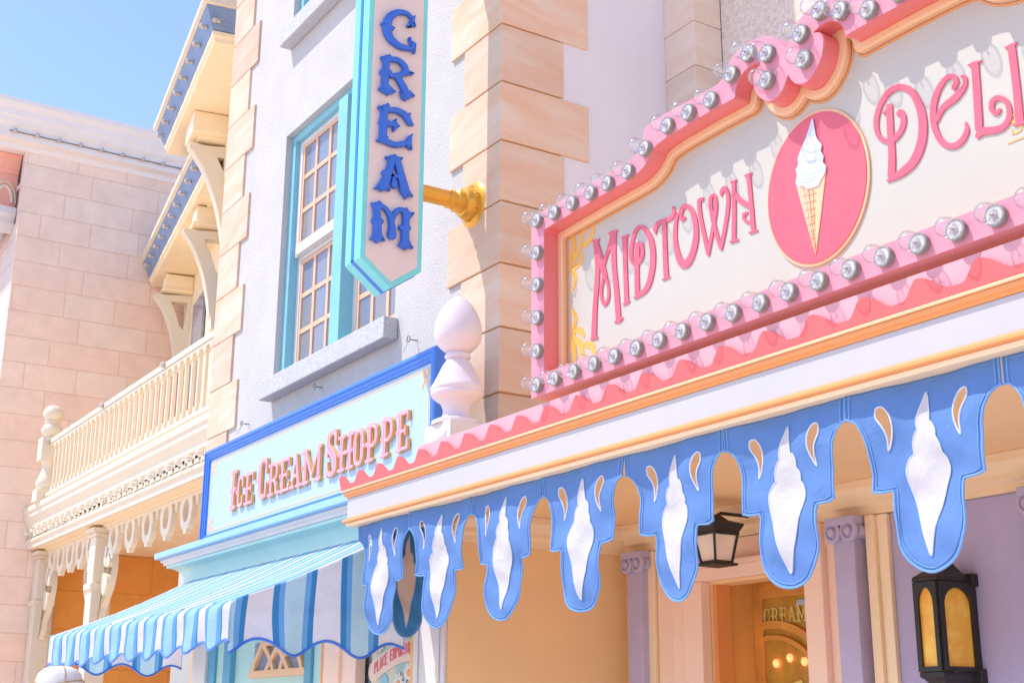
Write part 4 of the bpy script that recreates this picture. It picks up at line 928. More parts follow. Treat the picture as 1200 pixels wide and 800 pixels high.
for cf, sc, strokes, closed in MID:
    pts = [p for S in strokes+closed for p in S]; U = [cf(p[0], p[1]) for p in pts]
    sd = SDF(min(u[0] for u in U)-8, min(u[1] for u in U)-8, max(u[0] for u in U)+8, max(u[1] for u in U)+8, .45)
    for S in strokes: sd.stroke([(*cf(x, y), .92*r_/sc) for x, y, r_ in S], 7 if len(S) > 2 else 1)
    for S in closed: sd.stroke([(*cf(x, y), r_/sc) for x, y, r_ in S], 7, True)
    def on_board(u, v, q): p = bp((u, v)); return (p[0], BYD-.008+q, p[1])
    sdf_plate(sd, 0, .0075, on_board).obj('letter', 'letter_pink', mq)
# small gold lettering at the board's right
for ch, a in (('S', -3.335), ('I', -3.265)):
    s_ = slab_sdf(ch, a, .075, 4.075, .10, .003); loop_mesh(s_.loops(), .003, lambda u, v, q: (u, BYD-.003+q, v)).obj('letter', 'goldleaf', mq)
b = MB(); b.box(-3.35, -3.18, BYD-.003, BYD-.0005, 4.045, 4.051); b.obj('gold_underline', 'goldleaf', mq)
# gold corner scrolls
for zc, s_ in ((4.50, 1), (3.94, -1)):
    o_ = SDF(-6.72, 3.6, -6.2, 4.75, .006); bx_ = -6.68
    base = zc+.15*s_
    o_.stroke([(bx_+.02, base-.36*s_, .012), (bx_+.055, base-.30*s_, .02), (bx_+.03, base-.24*s_, .022), (bx_+.02, base-.15*s_, .03), (bx_+.04, base-.05*s_, .024), (bx_+.03, base+.0*s_, .018)], 6)
    o_.stroke([(bx_+.03, base-.16*s_, .02), (bx_+.10, base-.12*s_, .026), (bx_+.13, base-.03*s_, .018), (bx_+.19, base+.02*s_, .008)], 6)
    o_.stroke([(bx_+.05, base-.22*s_, .014), (bx_+.11, base-.20*s_, .022), (bx_+.14, base-.16*s_, .012)], 6)
    o_.stroke([(bx_+.16, base-.10*s_, .020), (bx_+.23, base-.07*s_, .024), (bx_+.26, base+.0*s_, .012)], 6)
    loop_mesh(o_.loops(), .003, lambda u, v, q: (u, BYD-.003+q, v)).obj('corner_scroll', 'goldleaf', mq)
# oval with the cone
ov = [( -4.487+.345*math.cos(a), 4.237+.40*math.sin(a)) for a in np.linspace(0, 2*math.pi, 72)[:-1]]
ovb = loop_mesh([[(-4.487+(x+4.487)*1.045, 4.237+(z-4.237)*1.04) for x, z in ov]], .012, lambda u, v, q: (u, BYD-.012+q, v), .002).obj('oval_rim', 'goldpale', mq)
loop_mesh([ov], .004, lambda u, v, q: (u, BYD-.0165+q, v)).obj('oval_panel', mat('rose_oval_paint', (.68, .115, .155), .4), ovb)
G_ = lambda x, y: bp((890+x/4, 120+y/4))
cone = [G_(*q) for q in [(188, 392), (200, 400), (240, 405), (290, 398), (318, 385), (326, 320), (310, 430), (295, 560), (277, 720), (240, 570), (212, 470)]]
cone = [G_(*q) for q in [(192, 385), (255, 400), (326, 318), (316, 400), (298, 560), (277, 718), (238, 570), (208, 470)]]
loop_mesh([cone], .004, lambda u, v, q: (u, BYD-.021+q, v)).obj('cone', 'goldpale', ovb)
sh = [G_(*q) for q in [(188, 392), (240, 412), (262, 560), (276, 714), (236, 570), (208, 470)]]
loop_mesh([sh], .002, lambda u, v, q: (u, BYD-.0235+q, v)).obj('cone_side', 'muntin', ovb)
gm = SDF(-4.75, 3.85, -4.3, 4.4, .004)
for k in range(9):
    a, b_ = G_(214+k*5, 410+k*34), G_(262-k*1+18, 405+k*34-12)
    gm.stroke([(*a, .0022), (*b_, .0022)], 1)
for k in range(3): gm.stroke([(*G_(225+k*20, 412), .0022), (*G_(272+k*2, 690), .0015)], 1)
loop_mesh(gm.loops(), .0015, lambda u, v, q: (u, BYD-.0255+q, v)).obj('waffle_lines', mat('waffle_brown', (.66, .38, .20), .6), ovb)
ice = [G_(*q) for q in [(264, 80), (273, 120), (282, 165), (296, 190), (308, 205), (304, 232), (316, 258), (314, 285), (328, 305), (322, 338), (304, 368), (292, 396), (268, 404), (244, 412), (222, 398), (200, 402), (186, 380), (192, 348), (188, 322), (198, 296), (196, 268), (210, 228), (230, 180), (250, 122)]]
ice = smooth_pts(ice, 4, True)
loop_mesh([ice], .006, lambda u, v, q: (u, BYD-.0265+q, v), .002, 2).obj('soft_serve', mat('soft_serve_white', (.62, .66, .76), .4, .03), ovb)
sw = SDF(-4.75, 4.05, -4.3, 4.7, .004)
for S in ([(200, 265), (250, 285), (318, 262)], [(188, 320), (240, 345), (320, 318)], [(192, 365), (230, 382), (300, 360)], [(215, 225), (260, 240), (302, 225)], [(210, 345), (250, 365), (290, 345)]):
    sw.stroke([(*G_(*q), .003) for q in S], 6)
loop_mesh(sw.loops(), .0015, lambda u, v, q: (u, BYD-.028+q, v)).obj('swirl_lines', mat('soft_serve_shade', (.50, .58, .78), .4), ovb)
# bulbs
sk = MB(); sk.lathe((0, 0, 0), [(.030, 0), (.046, 0), (.046, .006), (.050, .007), (.050, .018), (.047, .0185), (.047, .022), (.050, .0225), (.050, .034), (.041, .0345), (.041, .026)], 24, '-Y')
sk_in = MB(); sk_in.lathe((0, 0, 0), [(.0405, .022), (.0405, .0325), (.023, .0326), (.022, .029), (.016, .029), (.0155, .040), (.008, .0405)], 20, '-Y')
gb = MB()
gprof = [(.018, .045), (.021, .050), (.028, .056)] + [(.0475*math.cos(a), .090+.0475*math.sin(a)) for a in np.linspace(-.80, 1.5, 12)]
gb.lathe((0, 0, 0), gprof, 24, '-Y')
fil = MB(); fil.tube([(0, -.045, 0), (.003, -.074, .004)], [.005, .003], 6); fil.tube([(-.012, -.078, 0), (0, -.07, .006), (.012, -.078, 0)], .0015, 5)
g0 = gb.obj('bulb', 'bulb', mq, smooth=True); s0 = sk.obj('socket', 'socket', g0); p0 = sk_in.obj('socket_insert', 'socket_in', g0); f0 = fil.obj('filament', 'socket_in', g0)
for o_ in (g0, s0, p0, f0):       # built at the origin: undo the parent offset baked in by obj()
    o_.data.transform(Matrix.Translation(wloc(mq)))
BL = [(-6.82+.2055*k, 3.667) for k in range(23)] + [(-6.82, 3.89+.2225*k) for k in range(5)]
top = [(-6.62, 4.77), (-6.42, 4.77), (-6.22, 4.77), (-6.04, 4.77), (-5.84, 4.775), (-5.67, 4.86), (-5.46, 4.925), (-5.27, 4.93), (-5.08, 4.93), (-4.905, 5.01), (-4.765, 5.075), (-4.625, 5.01), (-4.635, 4.86)]
BL += top + [(2*CXM-x, z) for x, z in top] + [(2*CXM+6.82, 3.89+.2225*k) for k in range(5)]
first = True
for x, z in BL:
    if first: go = g0; first = False
    else:
        go = g0.copy(); COL.objects.link(go); go.parent = mq
        for ch in (s0, p0, f0):
            c = ch.copy(); COL.objects.link(c); c.parent = go
    go.location = Vector((x, FY, z))-wloc(mq)
    go.rotation_euler = (random.uniform(-.05, .05), random.uniform(0, 6), random.uniform(-.05, .05))

# =================================================================== LANTERNS
sc_ = thing('wall_lantern', 'black boxy wall lantern with tall arched amber panes on lavender stucco', 'lantern', (-5.60, 6.98, 1.7))
lx, lz0, lz1 = -5.645, 1.92, 2.46
hx = [(lx-.088, 6.95), (lx-.088, 6.64), (lx+.088, 6.64), (lx+.088, 6.95)]
b = MB()
def lantern_panel(a, c, b_lo, pan, rim=.03, arch=True):
    a = Vector(a); c = Vector(c); L = (c-a).length; d = (c-a)/L; nrm = Vector((d.y, -d.x))
    lo, hi = lz0, lz1
    hole = [(rim, lo+.03), (L-rim, lo+.03), (L-rim, hi-.14)]+[(L/2+(L/2-rim)*math.cos(t), hi-.14+.105*math.sin(t)) for t in np.linspace(0, math.pi, 14)[1:-1]]+[(rim, hi-.14)]
    P3_ = lambda u, v, q: (a.x+d.x*u+nrm.x*q, a.y+d.y*u+nrm.y*q, v)
    m1 = loop_mesh([[(0, lo), (L, lo), (L, hi), (0, hi)], hole], .02, P3_)
    b_lo.add(m1.v, m1.f)
    m2 = loop_mesh([[(rim*.7, lo+.02), (L-rim*.7, lo+.02), (L-rim*.7, hi-.02), (rim*.7, hi-.02)]], .006, lambda u, v, q: P3_(u, v, q-.004)); pan.add(m2.v, m2.f)
pn = MB()
for a, c in zip(hx[:-1], hx[1:]): lantern_panel(a, c, b, pn)
frm = b.obj('lantern_frame', 'black', sc_, bevel=.003)
pn.obj('amber_pane', 'amber', sc_)
b = MB(); cx_, cy_ = lx, 6.80
def hexring(sc, z): return [(cx_+(x-cx_)*sc, min(6.985, cy_+(y-cy_)*sc), z) for x, y in hx]
def loft(mb, rings):
    n = len(rings[0]); vs = [p for r_ in rings for p in r_]
    mb.add(vs, [(i*n+k, i*n+(k+1) % n, (i+1)*n+(k+1) % n, (i+1)*n+k) for i in range(len(rings)-1) for k in range(n)]+[tuple(range(n)), tuple(range((len(rings)-1)*n, len(rings)*n))])
loft(b, [hexring(1.02, lz1+.002), hexring(1.1, lz1+.006), hexring(1.1, lz1+.022), hexring(1.05, lz1+.035), hexring(.7, lz1+.07), hexring(.45, lz1+.12), hexring(.2, lz1+.19), hexring(.08, lz1+.21)]); b.obj('lantern_cap', 'black', sc_, bevel=.003)
b = MB(); loft(b, [hexring(1.06, lz0-.002), hexring(1.06, lz0-.03), hexring(.9, lz0-.045), hexring(.6, lz0-.10), hexring(.4, lz0-.18), hexring(.15, lz0-.26)]); b.obj('lantern_base', 'black', sc_, bevel=.003)
b = MB(); b.box(lx-.06, lx+.10, 6.951, 6.984, lz0-.05, lz1+.03); b.box(lx+.05, lx+.125, 6.925, 6.984, lz1-.02, lz1+.06); b.box(lx+.05, lx+.13, 6.925, 6.984, lz0-.07, lz0+.02); b.obj('back_plate', 'black', sc_, bevel=.005)

hl = thing('door_lantern', 'small black tapered lantern with pale panes above the shop door', 'lantern', (-6.9, 6.05, 2.6))
hxc, hyc = -7.50, 6.57; H0, H1 = 2.745, 2.958; wb, wt = .079, .115
b = MB(); pn = MB()
cor = [(-1, -1), (1, -1), (1, 1), (-1, 1)]
for (sx_, sy_) in cor: b.tube([(hxc+sx_*wb, hyc+sy_*wb, H0), (hxc+sx_*wt, hyc+sy_*wt, H1)], .013, 4)
for z, w_ in ((H0, wb), (H1, wt), (H0+.22*.3, wb+.055*.3)):
    if z in (H0, H1): b.tube([(hxc+sx_*w_, hyc+sy_*w_, z) for sx_, sy_ in cor], .015, 4, True)
fr_ = b.obj('lantern_frame', 'black', hl)
for k in range(4):
    a, c = cor[k], cor[(k+1) % 4]
    pn.add([(hxc+a[0]*wb*.95, hyc+a[1]*wb*.95, H0), (hxc+c[0]*wb*.95, hyc+c[1]*wb*.95, H0), (hxc+c[0]*wt*.95, hyc+c[1]*wt*.95, H1), (hxc+a[0]*wt*.95, hyc+a[1]*wt*.95, H1)], [(0, 1, 2, 3)])
pn.obj('frosted_pane', 'frost', hl)
b = MB()
def sq(w_, z): return [(hxc+a*w_, hyc+c*w_, z) for a, c in cor]
loft(b, [sq(wt+.002, H1), sq(wt+.028, H1+.05), sq(wt+.034, H1+.055), sq(wt+.034, H1+.072), sq(.07, H1+.10), sq(.03, H1+.14)]); b.tube([(hxc, hyc, H1+.13), (hxc, hyc+.06, H1+.16), (hxc, 6.9, H1+.16)], .014, 8); b.obj('lantern_cap', 'black', hl, bevel=.003)
b = MB(); loft(b, [sq(wb+.03, H0-.02), sq(wb+.03, H0-.002), sq(wb, H0)]); b.obj('lantern_base', 'black', hl)

# =================================================================== STEPPED STONE BUILDING BEHIND THE MARQUEE
rb_ = thing('rear_building', 'shaded rough stone building with block corner behind the marquee', 'building', (-4, 10, 0))
b = MB(); b.box(-8.72+.004, 4, 7.95, 14, 3.4, 13.5); b.obj('wall', 'rough', rb_)
b = MB()
for k in range(-8, 12):
    z0 = 7.64+k*.47
    if z0 < 3.38: continue
    b.box(XC+.002, -8.72, 7.60, 7.948, z0+.004, z0+.466)
b.obj('corner_blocks', 'quoin2', rb_, bevel=.006)
b = MB(); b.box(XC+.002, -8.74, 7.62, 7.94, 3.38, 13.4); b.box(PX1, 4, 7.62, 14, 0, 3.4); b.obj('wall_core', 'offwhite', rb_)

# =================================================================== BALCONY BUILDING
XS = -27.3
bb = thing('balcony_building', 'cream painted building with bracketed blue eaves above a long balustraded balcony', 'building', (-21.8, 9, 0))
BX0, BX1 = XS+.01, XL-.04
b = MB(); b.box(BX0, BX1, 9.35, 15, 0, 10.5); b.obj('wall', 'offwhite', bb)
b = MB(); b.box(BX0, BX0+.02, 6.72, 9.349, 0, 4.86); b.obj('porch_wall', 'orange_wall', bb)
b = MB()
for k in range(13): b.box(BX0+.021, BX1, 6.42+k*.225, 6.42+k*.225+.215, 4.865, 4.9)
b.obj('porch_ceiling', 'tan_light', bb, bevel=.006)
b = MB(); b.box(BX0, BX1, 6.12, 9.34, 4.91, 5.55); b.obj('balcony_deck', 'cream', bb)
b = MB(); b.sweep([(BX0, 6.12), (BX1, 6.12)], [(0, 4.83), (.05, 4.83), (.05, 4.92), (.09, 4.95), (.09, 5.0), (.04, 5.03), (.04, 5.20), (.08, 5.22), (.08, 5.30), (.11, 5.34), (.16, 5.42), (.16, 5.50), (.19, 5.52), (.19, 5.62), (0, 5.62)], 1); b.obj('cornice', 'offwhite', bb, bevel=.004)
b = MB(); b.box(BX0, BX1, 6.13, 6.34, 4.835, 4.86); b.box(BX0, BX1, 6.341, 6.50, 4.80, 4.86); b.obj('beam', 'cream', bb, bevel=.006)
# scalloped trim + bulbs on the cornice
tr_ = SDF(BX0, 5.0, BX1, 5.24, .015); n = 40; pit = (BX1-BX0)/n
tr_.stroke([(BX0, 5.21, .03), (BX1, 5.21, .03)], 1)
for k in range(n): tr_.stroke([(BX0+pit*(k+.5), 5.18, .10), (BX0+pit*(k+.5), 5.10, .06)], 1)
loop_mesh(tr_.loops(), .02, lambda u, v, q: (u, 6.055+q, v)).obj('scallop_trim', 'offwhite', bb)
sb = MB(); sb.lathe((0, 0, 0), [(.012, 0), (.03, .01), (.03, .05), (.032, .055), (.04, .075), (.034, .10), (.015, .115), (.002, .118)], 12, '-Y'); s0 = sb.obj('string_bulb', 'creambulb', bb, smooth=True); s0.data.transform(Matrix.Translation(wloc(bb)))
for k in range(26):
    o_ = s0 if k == 0 else s0.copy()
    if k: COL.objects.link(o_); o_.parent = bb
    o_.location = Vector((BX0+.3+k*.42, 6.05, 5.12))-wloc(bb)
# railing
RY = 6.06
b = MB(); b.box(-26.0, BX1, RY-.06, RY+.06, 6.73, 6.82); b.box(-26.0, BX1, RY-.04, RY+.04, 6.68, 6.729); b.box(-26.0, BX1, RY-.05, RY+.05, 5.70, 5.77)
rl = b.obj('railing', 'offwhite', bb, bevel=.01)
bal = MB(); bal.box(-.026, .026, -.026, .026, -.455, .455); bal.box(-.045, .045, -.045, .045, -.455, -.36); bal.box(-.045, .045, -.045, .045, .38, .455)
b0 = bal.obj('baluster', 'offwhite', rl, bevel=.006); b0.data.transform(Matrix.Translation(wloc(rl)))
for k in range(35):
    o_ = b0 if k == 0 else b0.copy()
    if k: COL.objects.link(o_); o_.parent = rl
    o_.location = Vector((-25.6+k*.27, RY, 6.225))-wloc(rl)
for k, x in enumerate((-25.95, -22.4, -19.2)):
    c_ = MB(); c_.lathe((x, RY-.06, 6.78), [(.02, 0), (.05, .01), (.05, .04), (.02, .07), (.002, .075)], 12, '-Y'); c_.obj('rail_bulb', 'frostbulb', rl, smooth=True)
nx_, ny_ = -26.15, RY
b = MB(); b.box(nx_-.18, nx_+.18, ny_-.2, ny_+.2, 5.621, 5.86); b.box(nx_-.17, nx_+.17, ny_-.19, ny_+.19, 6.42, 6.86)
b.lathe((nx_, ny_, 5.86), [(.19, 0), (.17, .04), (.2, .09), (.2, .16), (.15, .26), (.11, .4), (.11, .48), (.14, .53), (.15, .56)], 24)
b.lathe((nx_, ny_, 6.86), [(.15, 0), (.13, .03), (.18, .09), (.2, .16), (.17, .24), (.13, .29), (.15, .31), (.15, .33), (.12, .345)] + [(.195*math.cos(a), .49+.175*math.sin(a)) for a in np.linspace(-.9, 1.55, 10)], 24)
b.obj('newel_post', 'offwhite', bb, smooth=True)
# posts, brackets and fretwork below
PY = 6.42; UP = .20; posts = (-27.1, -23.2)
for x in posts:
    b = MB(); b.box(x-.17, x+.17, PY-.17, PY+.17, 0, 4.65); b.box(x-.21, x+.21, PY-.21, PY+.21, 3.75, 3.86); b.box(x-.19, x+.19, PY-.19, PY+.19, 4.65, 4.72); b.box(x-.25, x+.25, PY-.25, PY+.25, 4.72, 4.799)
    b.obj('porch_post', 'offwhite', bb, bevel=.015)
for x, sgn in ((-27.1, 1), (-23.2, 1), (-23.2, -1)):
    s_ = SDF(-.1, 2.9, .8, 4.6, .015)
    s_.poly(smooth_pts([(0.0, 4.60), (.44, 4.58), (.42, 4.42), (.60, 4.2), (.70, 3.95), (.64, 3.65), (.42, 3.38), (.26, 3.25), (.20, 3.05), (0, 3.0)], 5, True))
    s_.cut(smooth_pts([(.18, 4.25), (.36, 4.22), (.50, 3.98), (.36, 3.90), (.17, 3.98)], 4, True)); s_.cut(smooth_pts([(.17, 3.80), (.36, 3.78), (.44, 3.64), (.30, 3.44), (.16, 3.54)], 4, True))
    loop_mesh(s_.loops(), .10, lambda u, v, q: (x+sgn*(.168+u), PY-.05+q, v+UP)).obj('post_bracket', 'offwhite', bb)
for xa, xb in ((-26.8, -23.5), (-22.9, -16.6)):
    n = 5 if xb-xa < 4 else 7; s_ = SDF(xa-.05, 4.05, xb+.05, 4.66, .012); p_ = (xb-xa)/n
    s_.stroke([(xa, 4.60, .035), (xb, 4.60, .035)], 1)
    for k in range(n):
        c = xa+p_*(k+.5)
        s_.stroke([(c, 4.43, .27), (c, 4.34, .24)], 1); s_.stroke([(c, 4.24, .16), (c, 4.12, .07)], 1)
        if k: s_.stroke([(xa+p_*k, 4.58, .06), (xa+p_*k, 4.45, .03)], 1)
    for k in range(n):
        c = xa+p_*(k+.5)
        s_.cut([(c+.13*math.cos(a), 4.39+.17*math.sin(a)) for a in np.linspace(0, 2*math.pi, 20)[:-1]])
    s_.D = np.maximum(s_.D, s_.Y-4.619)
    loop_mesh(s_.loops(), .09, lambda u, v, q: (u, PY-.045+q, v+UP-.021)).obj('fretwork', 'offwhite', bb)
# upper eaves (this upper storey is turned about ten degrees)
TH = R(9.6); P0 = Vector((-27.3, 7.823)); dv = Vector((math.cos(TH), -math.sin(TH))); nv = Vector((-math.sin(TH), -math.cos(TH)))
def E2(s, t): p = P0+dv*s+nv*t; return (p.x, p.y)
def E3(s, t, z): p = E2(s, t); return (p[0], p[1], z)
WT = -1.0
b = MB(); b.prism([E3(.02, WT, 5.6), E3(13, WT, 5.6), E3(13, WT-3, 5.6), E3(.02, WT-3, 5.6)], (0, 0, 5.5)); b.prism([E3(5.2, WT+.5, 10.6), E3(9.3, WT+.5, 10.6), E3(9.3, WT-3, 10.6), E3(5.2, WT-3, 10.6)], (0, 0, 2.0)); b.obj('upper_wall', 'cream', bb)
def eave(path, z, nm):
    m1 = MB(); m1.sweep(path, [(-.30, .06), (0, .03), (.0, -.07), (-.06, -.09), (-.30, .0)], 1, z); e_ = m1.obj(nm, 'offwhite', bb)
    m2 = MB(); m2.sweep(path, [(-.061, -.088), (-.10, -.16), (-.15, -.30), (-.20, -.42), (-.26, -.44), (-.30, -.44), (-.30, -.05)], 1, z); m2.obj('eave_cove', 'slate', e_)
    m3 = MB(); m3.sweep(path, [(-.205, -.442), (-.205, -.50), (-.25, -.54), (-.25, -.60), (-1.05, -.60), (-1.05, -.45)], 1, z); m3.obj('soffit', 'cream', e_)
    m4 = MB(); m4.sweep(path, [(-.2, .05), (-.25, .12), (-2.2, .9), (-2.4, .9), (-2.4, .05)], 1, z); m4.obj('roof', 'roof', e_)
    return e_
e1 = eave([E2(.03, 0), E2(6.5, 0)], 11.25, 'lower_eave')
e2 = eave([E2(4.66, -2.4+.5), E2(4.66, .5), E2(9.75, .5), E2(9.75, -2.4)], 12.25, 'upper_eave')
es0 = MB(); es0.lathe((0, 0, 0), [(.02, 0), (.036, .01), (.036, .06), (.038, .062), (.046, .085), (.038, .115), (.015, .13), (.002, .132)], 12, '-Y'); q0 = es0.obj('eave_bulb', 'frostbulb', bb, smooth=True); q0.data.transform(Matrix.Translation(wloc(bb)))
sp_ = [E3(.5+k*.62, -.15, 10.95) for k in range(10)] + [E3(5.0+k*.62, .35, 11.95) for k in range(8)] + [E3(9.6, .2-k*.4, 11.95) for k in range(4)]
for k, p in enumerate(sp_):
    o_ = q0 if k == 0 else q0.copy()
    if k: COL.objects.link(o_); o_.parent = bb
    o_.location = Vector(p)-wloc(bb)
wr = MB(); wr.tube([E3(.2, -.16, 10.97), E3(6.4, -.16, 10.97)], .016, 5); wr.tube([E3(4.8, .34, 11.97), E3(9.6, .34, 11.97), E3(9.6, -1.2, 11.97)], .016, 5); wr.obj('light_cable', 'wire', bb)
def bracket(s, zt, ttip, name='eave_bracket'):
    W = (ttip-WT+.02)/1.05
    Pq = lambda x, y: (ttip-x*W, zt-y*W*.98)
    outp = smooth_pts([(0, .10), (.04, .02), (.3, .04), (.7, 0), (1.05, -.02)], 3)+[(1.05, 2.2), (.72, 2.2), (.70, 1.95)]+smooth_pts([(.66, 1.9), (.60, 1.5), (.48, 1.0), (.28, .5), (.08, .2)], 3)
    hol = [(.46, .22), (.92, .2), (.84, 1.0), (.74, .9), (.6, .5)]
    loop_mesh([[Pq(*q) for q in outp], [Pq(*q) for q in hol]], .22, lambda u, v, q: E3(s-.11+q, u, v), .012, 1).obj(name, 'offwhite', bb)
    c_ = MB()
    for a, c2, z0, z1 in ((ttip-.1, WT, zt+.02, zt+.40),):
        c_.prism([E3(s-.28, a-.04, z0), E3(s+.28, a-.04, z0), E3(s+.28, c2, z0), E3(s-.28, c2, z0)], (0, 0, .06)); c_.prism([E3(s-.22, a-.1, z0+.06), E3(s+.22, a-.1, z0+.06), E3(s+.22, c2, z0+.06), E3(s-.22, c2, z0+.06)], (0, 0, z1-z0-.06))
    c_.obj('bracket_block', 'cream', bb, bevel=.02)
b = MB(); b.prism([E3(6.25, .12, 11.262), E3(7.0, .12, 11.262), E3(7.0, WT+.49, 11.262), E3(6.25, WT+.49, 11.262)], (0, 0, .38)); b.obj('eave_beam', 'cream', bb, bevel=.02)
bracket(.9, 10.22, -.22); bracket(5.0, 10.22, -.12); bracket(6.6, 11.2, .12)
b = MB()
for s in (2.3, 5.6):
    b = MB(); b.prism([E3(s-.6, WT+.02, 7.2), E3(s+.6, WT+.02, 7.2), E3(s+.6, WT+.02, 9.8), E3(s-.6, WT+.02, 9.8)], tuple(Vector((nv.x, nv.y, 0))*.05)); b.obj('upper_window', 'pane', bb)

# =================================================================== STONE BUILDING AT THE LEFT
sb_ = thing('stone_building', 'tall pink ashlar stone building with a white cornice and bulbs', 'building', (-32, 10, 0))
b = MB(); b.box(XS-.02, XS, 5.22, 16, 0, 13.3); b.obj('side_wall', 'stone_side', sb_)
b = MB(); b.box(-40, XS-.021, 5.22, 16, 0, 11.6); b.box(-40, XS-.25, 5.6, 16, 11.6, 13.3); b.box(XS-.25, XS-.021, 5.22, 16, 11.6, 13.3); b.obj('front_wall', 'stone_front', sb_)
b = MB(); b.sweep([(-40, 4.45), (XS, 4.45), (XS, 16)], [(-.1, 13.12), (.03, 13.12), (.06, 13.2), (.06, 13.24), (.22, 13.28), (.24, 13.52), (.30, 13.6), (.32, 13.68), (.36, 13.74), (.38, 13.86), (.46, 13.98), (.46, 14.08), (-.1, 14.15)], 1); b.obj('cornice', 'cornice', sb_, bevel=.006)
b = MB(); b.box(-39.9, XS-.1, 5.4, 16, 13.9, 14.1); b.obj('roof', 'roof', sb_)
q1 = es0.obj('cornice_bulb', 'frostbulb', sb_, smooth=True); q1.data.transform(Matrix.Translation(wloc(sb_))); q1.data.transform(Matrix.Rotation(R(90), 4, 'Z'))
for k in range(18):
    o_ = q1 if k == 0 else q1.copy()
    if k: COL.objects.link(o_); o_.parent = sb_
    o_.location = Vector((XS+.235, 4.9+k*.45, 13.41))-wloc(sb_)
wr = MB(); wr.tube([(XS+.25, 4.8, 13.415), (XS+.25, 13, 13.415)], .014, 5); wr.obj('light_cable', 'wire', sb_)
b = MB(); b.box(-40, XS-.02, 4.46, 5.219, 13.14, 13.9); b.obj('cornice_soffit', 'cornice', sb_)
b = MB(); b.box(-31, -27.80, 4.62, 5.219, 11.95, 12.75); b.sweep([(-31, 4.62), (-27.80, 4.62), (-27.80, 5.218)], [(-.1, 12.75), (.0, 12.75), (.05, 12.8), (.05, 12.86), (.14, 12.95), (.16, 13.05), (.22, 13.1), (.22, 13.137), (-.1, 13.137)], 1); cw = b.obj('bay_window', 'coral', sb_, bevel=.01)
aw_ = MB(); aw_.tube([(-27.79, 4.98+.16*math.cos(a), 12.1+.36*math.sin(a)) for a in np.linspace(0, math.pi, 20)], .035, 8); aw_.tube([(-27.79, 4.98+.23*math.cos(a), 12.1+.47*math.sin(a)) for a in np.linspace(0, math.pi, 20)], .02, 8); aw_.obj('arch_moulding', 'offwhite', cw, smooth=True)
b = MB(); b.sweep([(-31, 4.62), (-27.8, 4.62), (-27.8, 5.218)], [(-.1, 11.45), (.02, 11.5), (.10, 11.62), (.12, 11.72), (.22, 11.80), (.22, 11.949), (-.1, 11.949)], 1); b.obj('bay_sill', 'white', cw, bevel=.006)

# =================================================================== PERSON (only the hat top reaches into the frame)
pe = None
def skin_mesh(name, joints, bones, m, parent=None):
    me = bpy.data.meshes.new(name); names = list(joints); off = wloc(parent)
    me.from_pydata([Vector(joints[n][0])-off for n in names], [(names.index(a), names.index(b_)) for a, b_ in bones], [])
    o = bpy.data.objects.new(name, me); COL.objects.link(o); o.parent = parent
    sk_ = o.modifiers.new('Skin', 'SKIN'); sk_.use_smooth_shade = True
    for k, n in enumerate(names):
        r_ = joints[n][1]; me.skin_vertices[0].data[k].radius = r_ if isinstance(r_, tuple) else (r_, r_)
    me.skin_vertices[0].data[0].use_root = True
    ss_ = o.modifiers.new('Subsurf', 'SUBSURF'); ss_.levels = 2; ss_.render_levels = 2
    me.materials.append(M[m]); return o
hp = Vector((-7.50, 1.90, 0))
J = {'pelvis': (hp+Vector((0, 0, .93)), (.16, .12)), 'waist': (hp+Vector((0, 0, 1.08)), (.15, .11)), 'chest': (hp+Vector((0, 0, 1.30)), (.19, .13)), 'neck0': (hp+Vector((0, 0, 1.45)), (.09, .08)), 'neck1': (hp+Vector((0, .01, 1.53)), .055), 'head': (hp+Vector((0, .015, 1.64)), (.085, .10)), 'crown': (hp+Vector((0, .0, 1.73)), (.075, .09)),
     }
for s_, n in ((-1, 'l'), (1, 'r')):
    J.update({n+'sh': (hp+Vector((s_*.19, 0, 1.42)), .06), n+'el': (hp+Vector((s_*.25, 0, 1.13)), .045), n+'wr': (hp+Vector((s_*.24, .12, .90)), .032), n+'ha': (hp+Vector((s_*.235, .16, .82)), (.042, .022)),
              n+'hi': (hp+Vector((s_*.10, 0, .86)), .095), n+'kn': (hp+Vector((s_*.11, .01, .50)), .062), n+'an': (hp+Vector((s_*.11, -.02, .10)), .042), n+'to': (hp+Vector((s_*.12, .14, .045)), (.05, .035))})
bones = [('pelvis', 'waist'), ('waist', 'chest'), ('chest', 'neck0'), ('neck0', 'neck1'), ('neck1', 'head'), ('head', 'crown')]
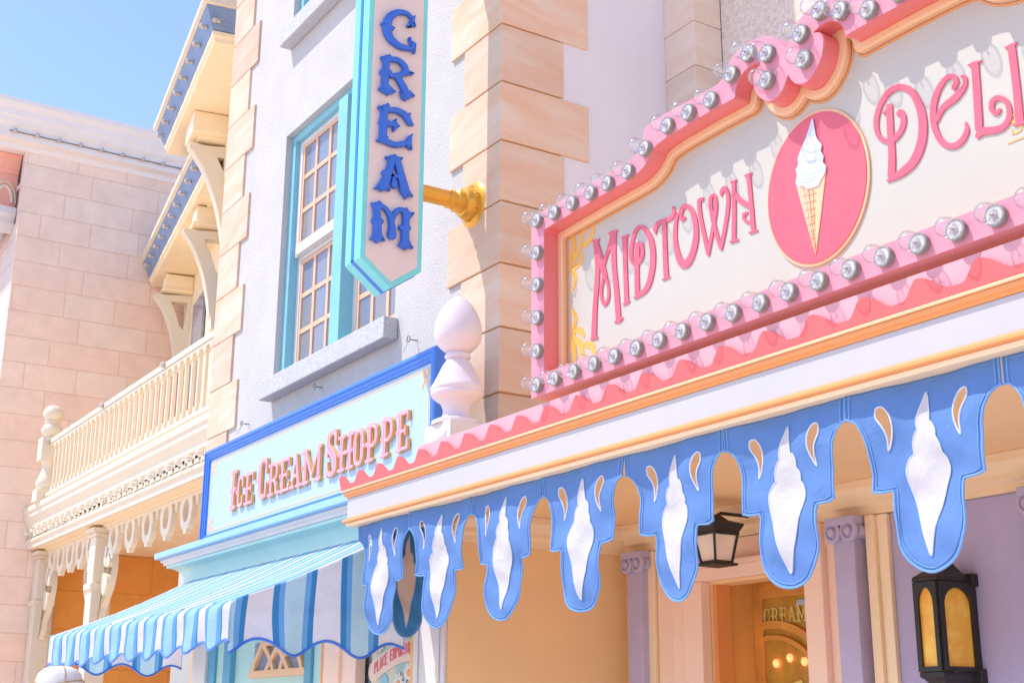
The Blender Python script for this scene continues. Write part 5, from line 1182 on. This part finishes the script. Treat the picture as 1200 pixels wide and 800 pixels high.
for n in 'lr': bones += [('chest', n+'sh'), (n+'sh', n+'el'), (n+'el', n+'wr'), (n+'wr', n+'ha'), ('pelvis', n+'hi'), (n+'hi', n+'kn'), (n+'kn', n+'an'), (n+'an', n+'to')]
pe = thing('person', 'person in a rounded white cloth hat standing below the striped awning', 'person', tuple(hp))
def body_material():
    m, t, p = new_mat('clothed_body')
    g_ = t.nodes.new('ShaderNodeNewGeometry'); sx = t.nodes.new('ShaderNodeSeparateXYZ'); t.links.new(g_.outputs['Position'], sx.inputs[0])
    dv_ = nd(t, 'ShaderNodeMath', operation='DIVIDE'); dv_.inputs[1].default_value = 2.; t.links.new(sx.outputs['Z'], dv_.inputs[0])
    cr = t.nodes.new('ShaderNodeValToRGB'); cr.color_ramp.interpolation = 'CONSTANT'; e = cr.color_ramp.elements
    for _ in range(2): e.new(.5)
    for k, (q, c) in enumerate(((0, (.05, .04, .04)), (.05, (.10, .12, .18)), (.46, (.55, .60, .66)), (.742, (.52, .30, .21)))): e[k].position = q; e[k].color = (*c, 1)
    t.links.new(dv_.outputs[0], cr.inputs[0]); t.links.new(cr.outputs[0], p.inputs['Base Color']); p.inputs['Roughness'].default_value = .7; return m
M['body'] = body_material()
J['nose'] = (hp+Vector((0, .125, 1.63)), .016); bones.append(('head', 'nose'))
skin_mesh('body', J, bones, 'body', pe)
b = MB(); b.lathe((hp.x, hp.y+.01, 1.68), [(.195, -.03), (.20, -.02), (.125, .01), (.128, .06), (.125, .12), (.112, .165), (.085, .192), (.05, .205), (.0, .208)], 40)
ht = b.obj('hat', 'hat', pe, smooth=True)
b = MB(); b.tube([(hp.x+.127*math.cos(a), hp.y+.01+.127*math.sin(a), 1.80+.012*math.sin(a*2)) for a in np.linspace(0, 2*math.pi, 40)[:-1]], .004, 5, True)
for t_ in (0, 2.1, 4.2): b.tube([(hp.x+r_*math.cos(t_), hp.y+.01+r_*math.sin(t_), z) for r_, z in ((.127, 1.80), (.115, 1.845), (.088, 1.872), (.05, 1.886), (.01, 1.889))], .003, 5)
b.obj('hat_seam', 'hatband', ht)
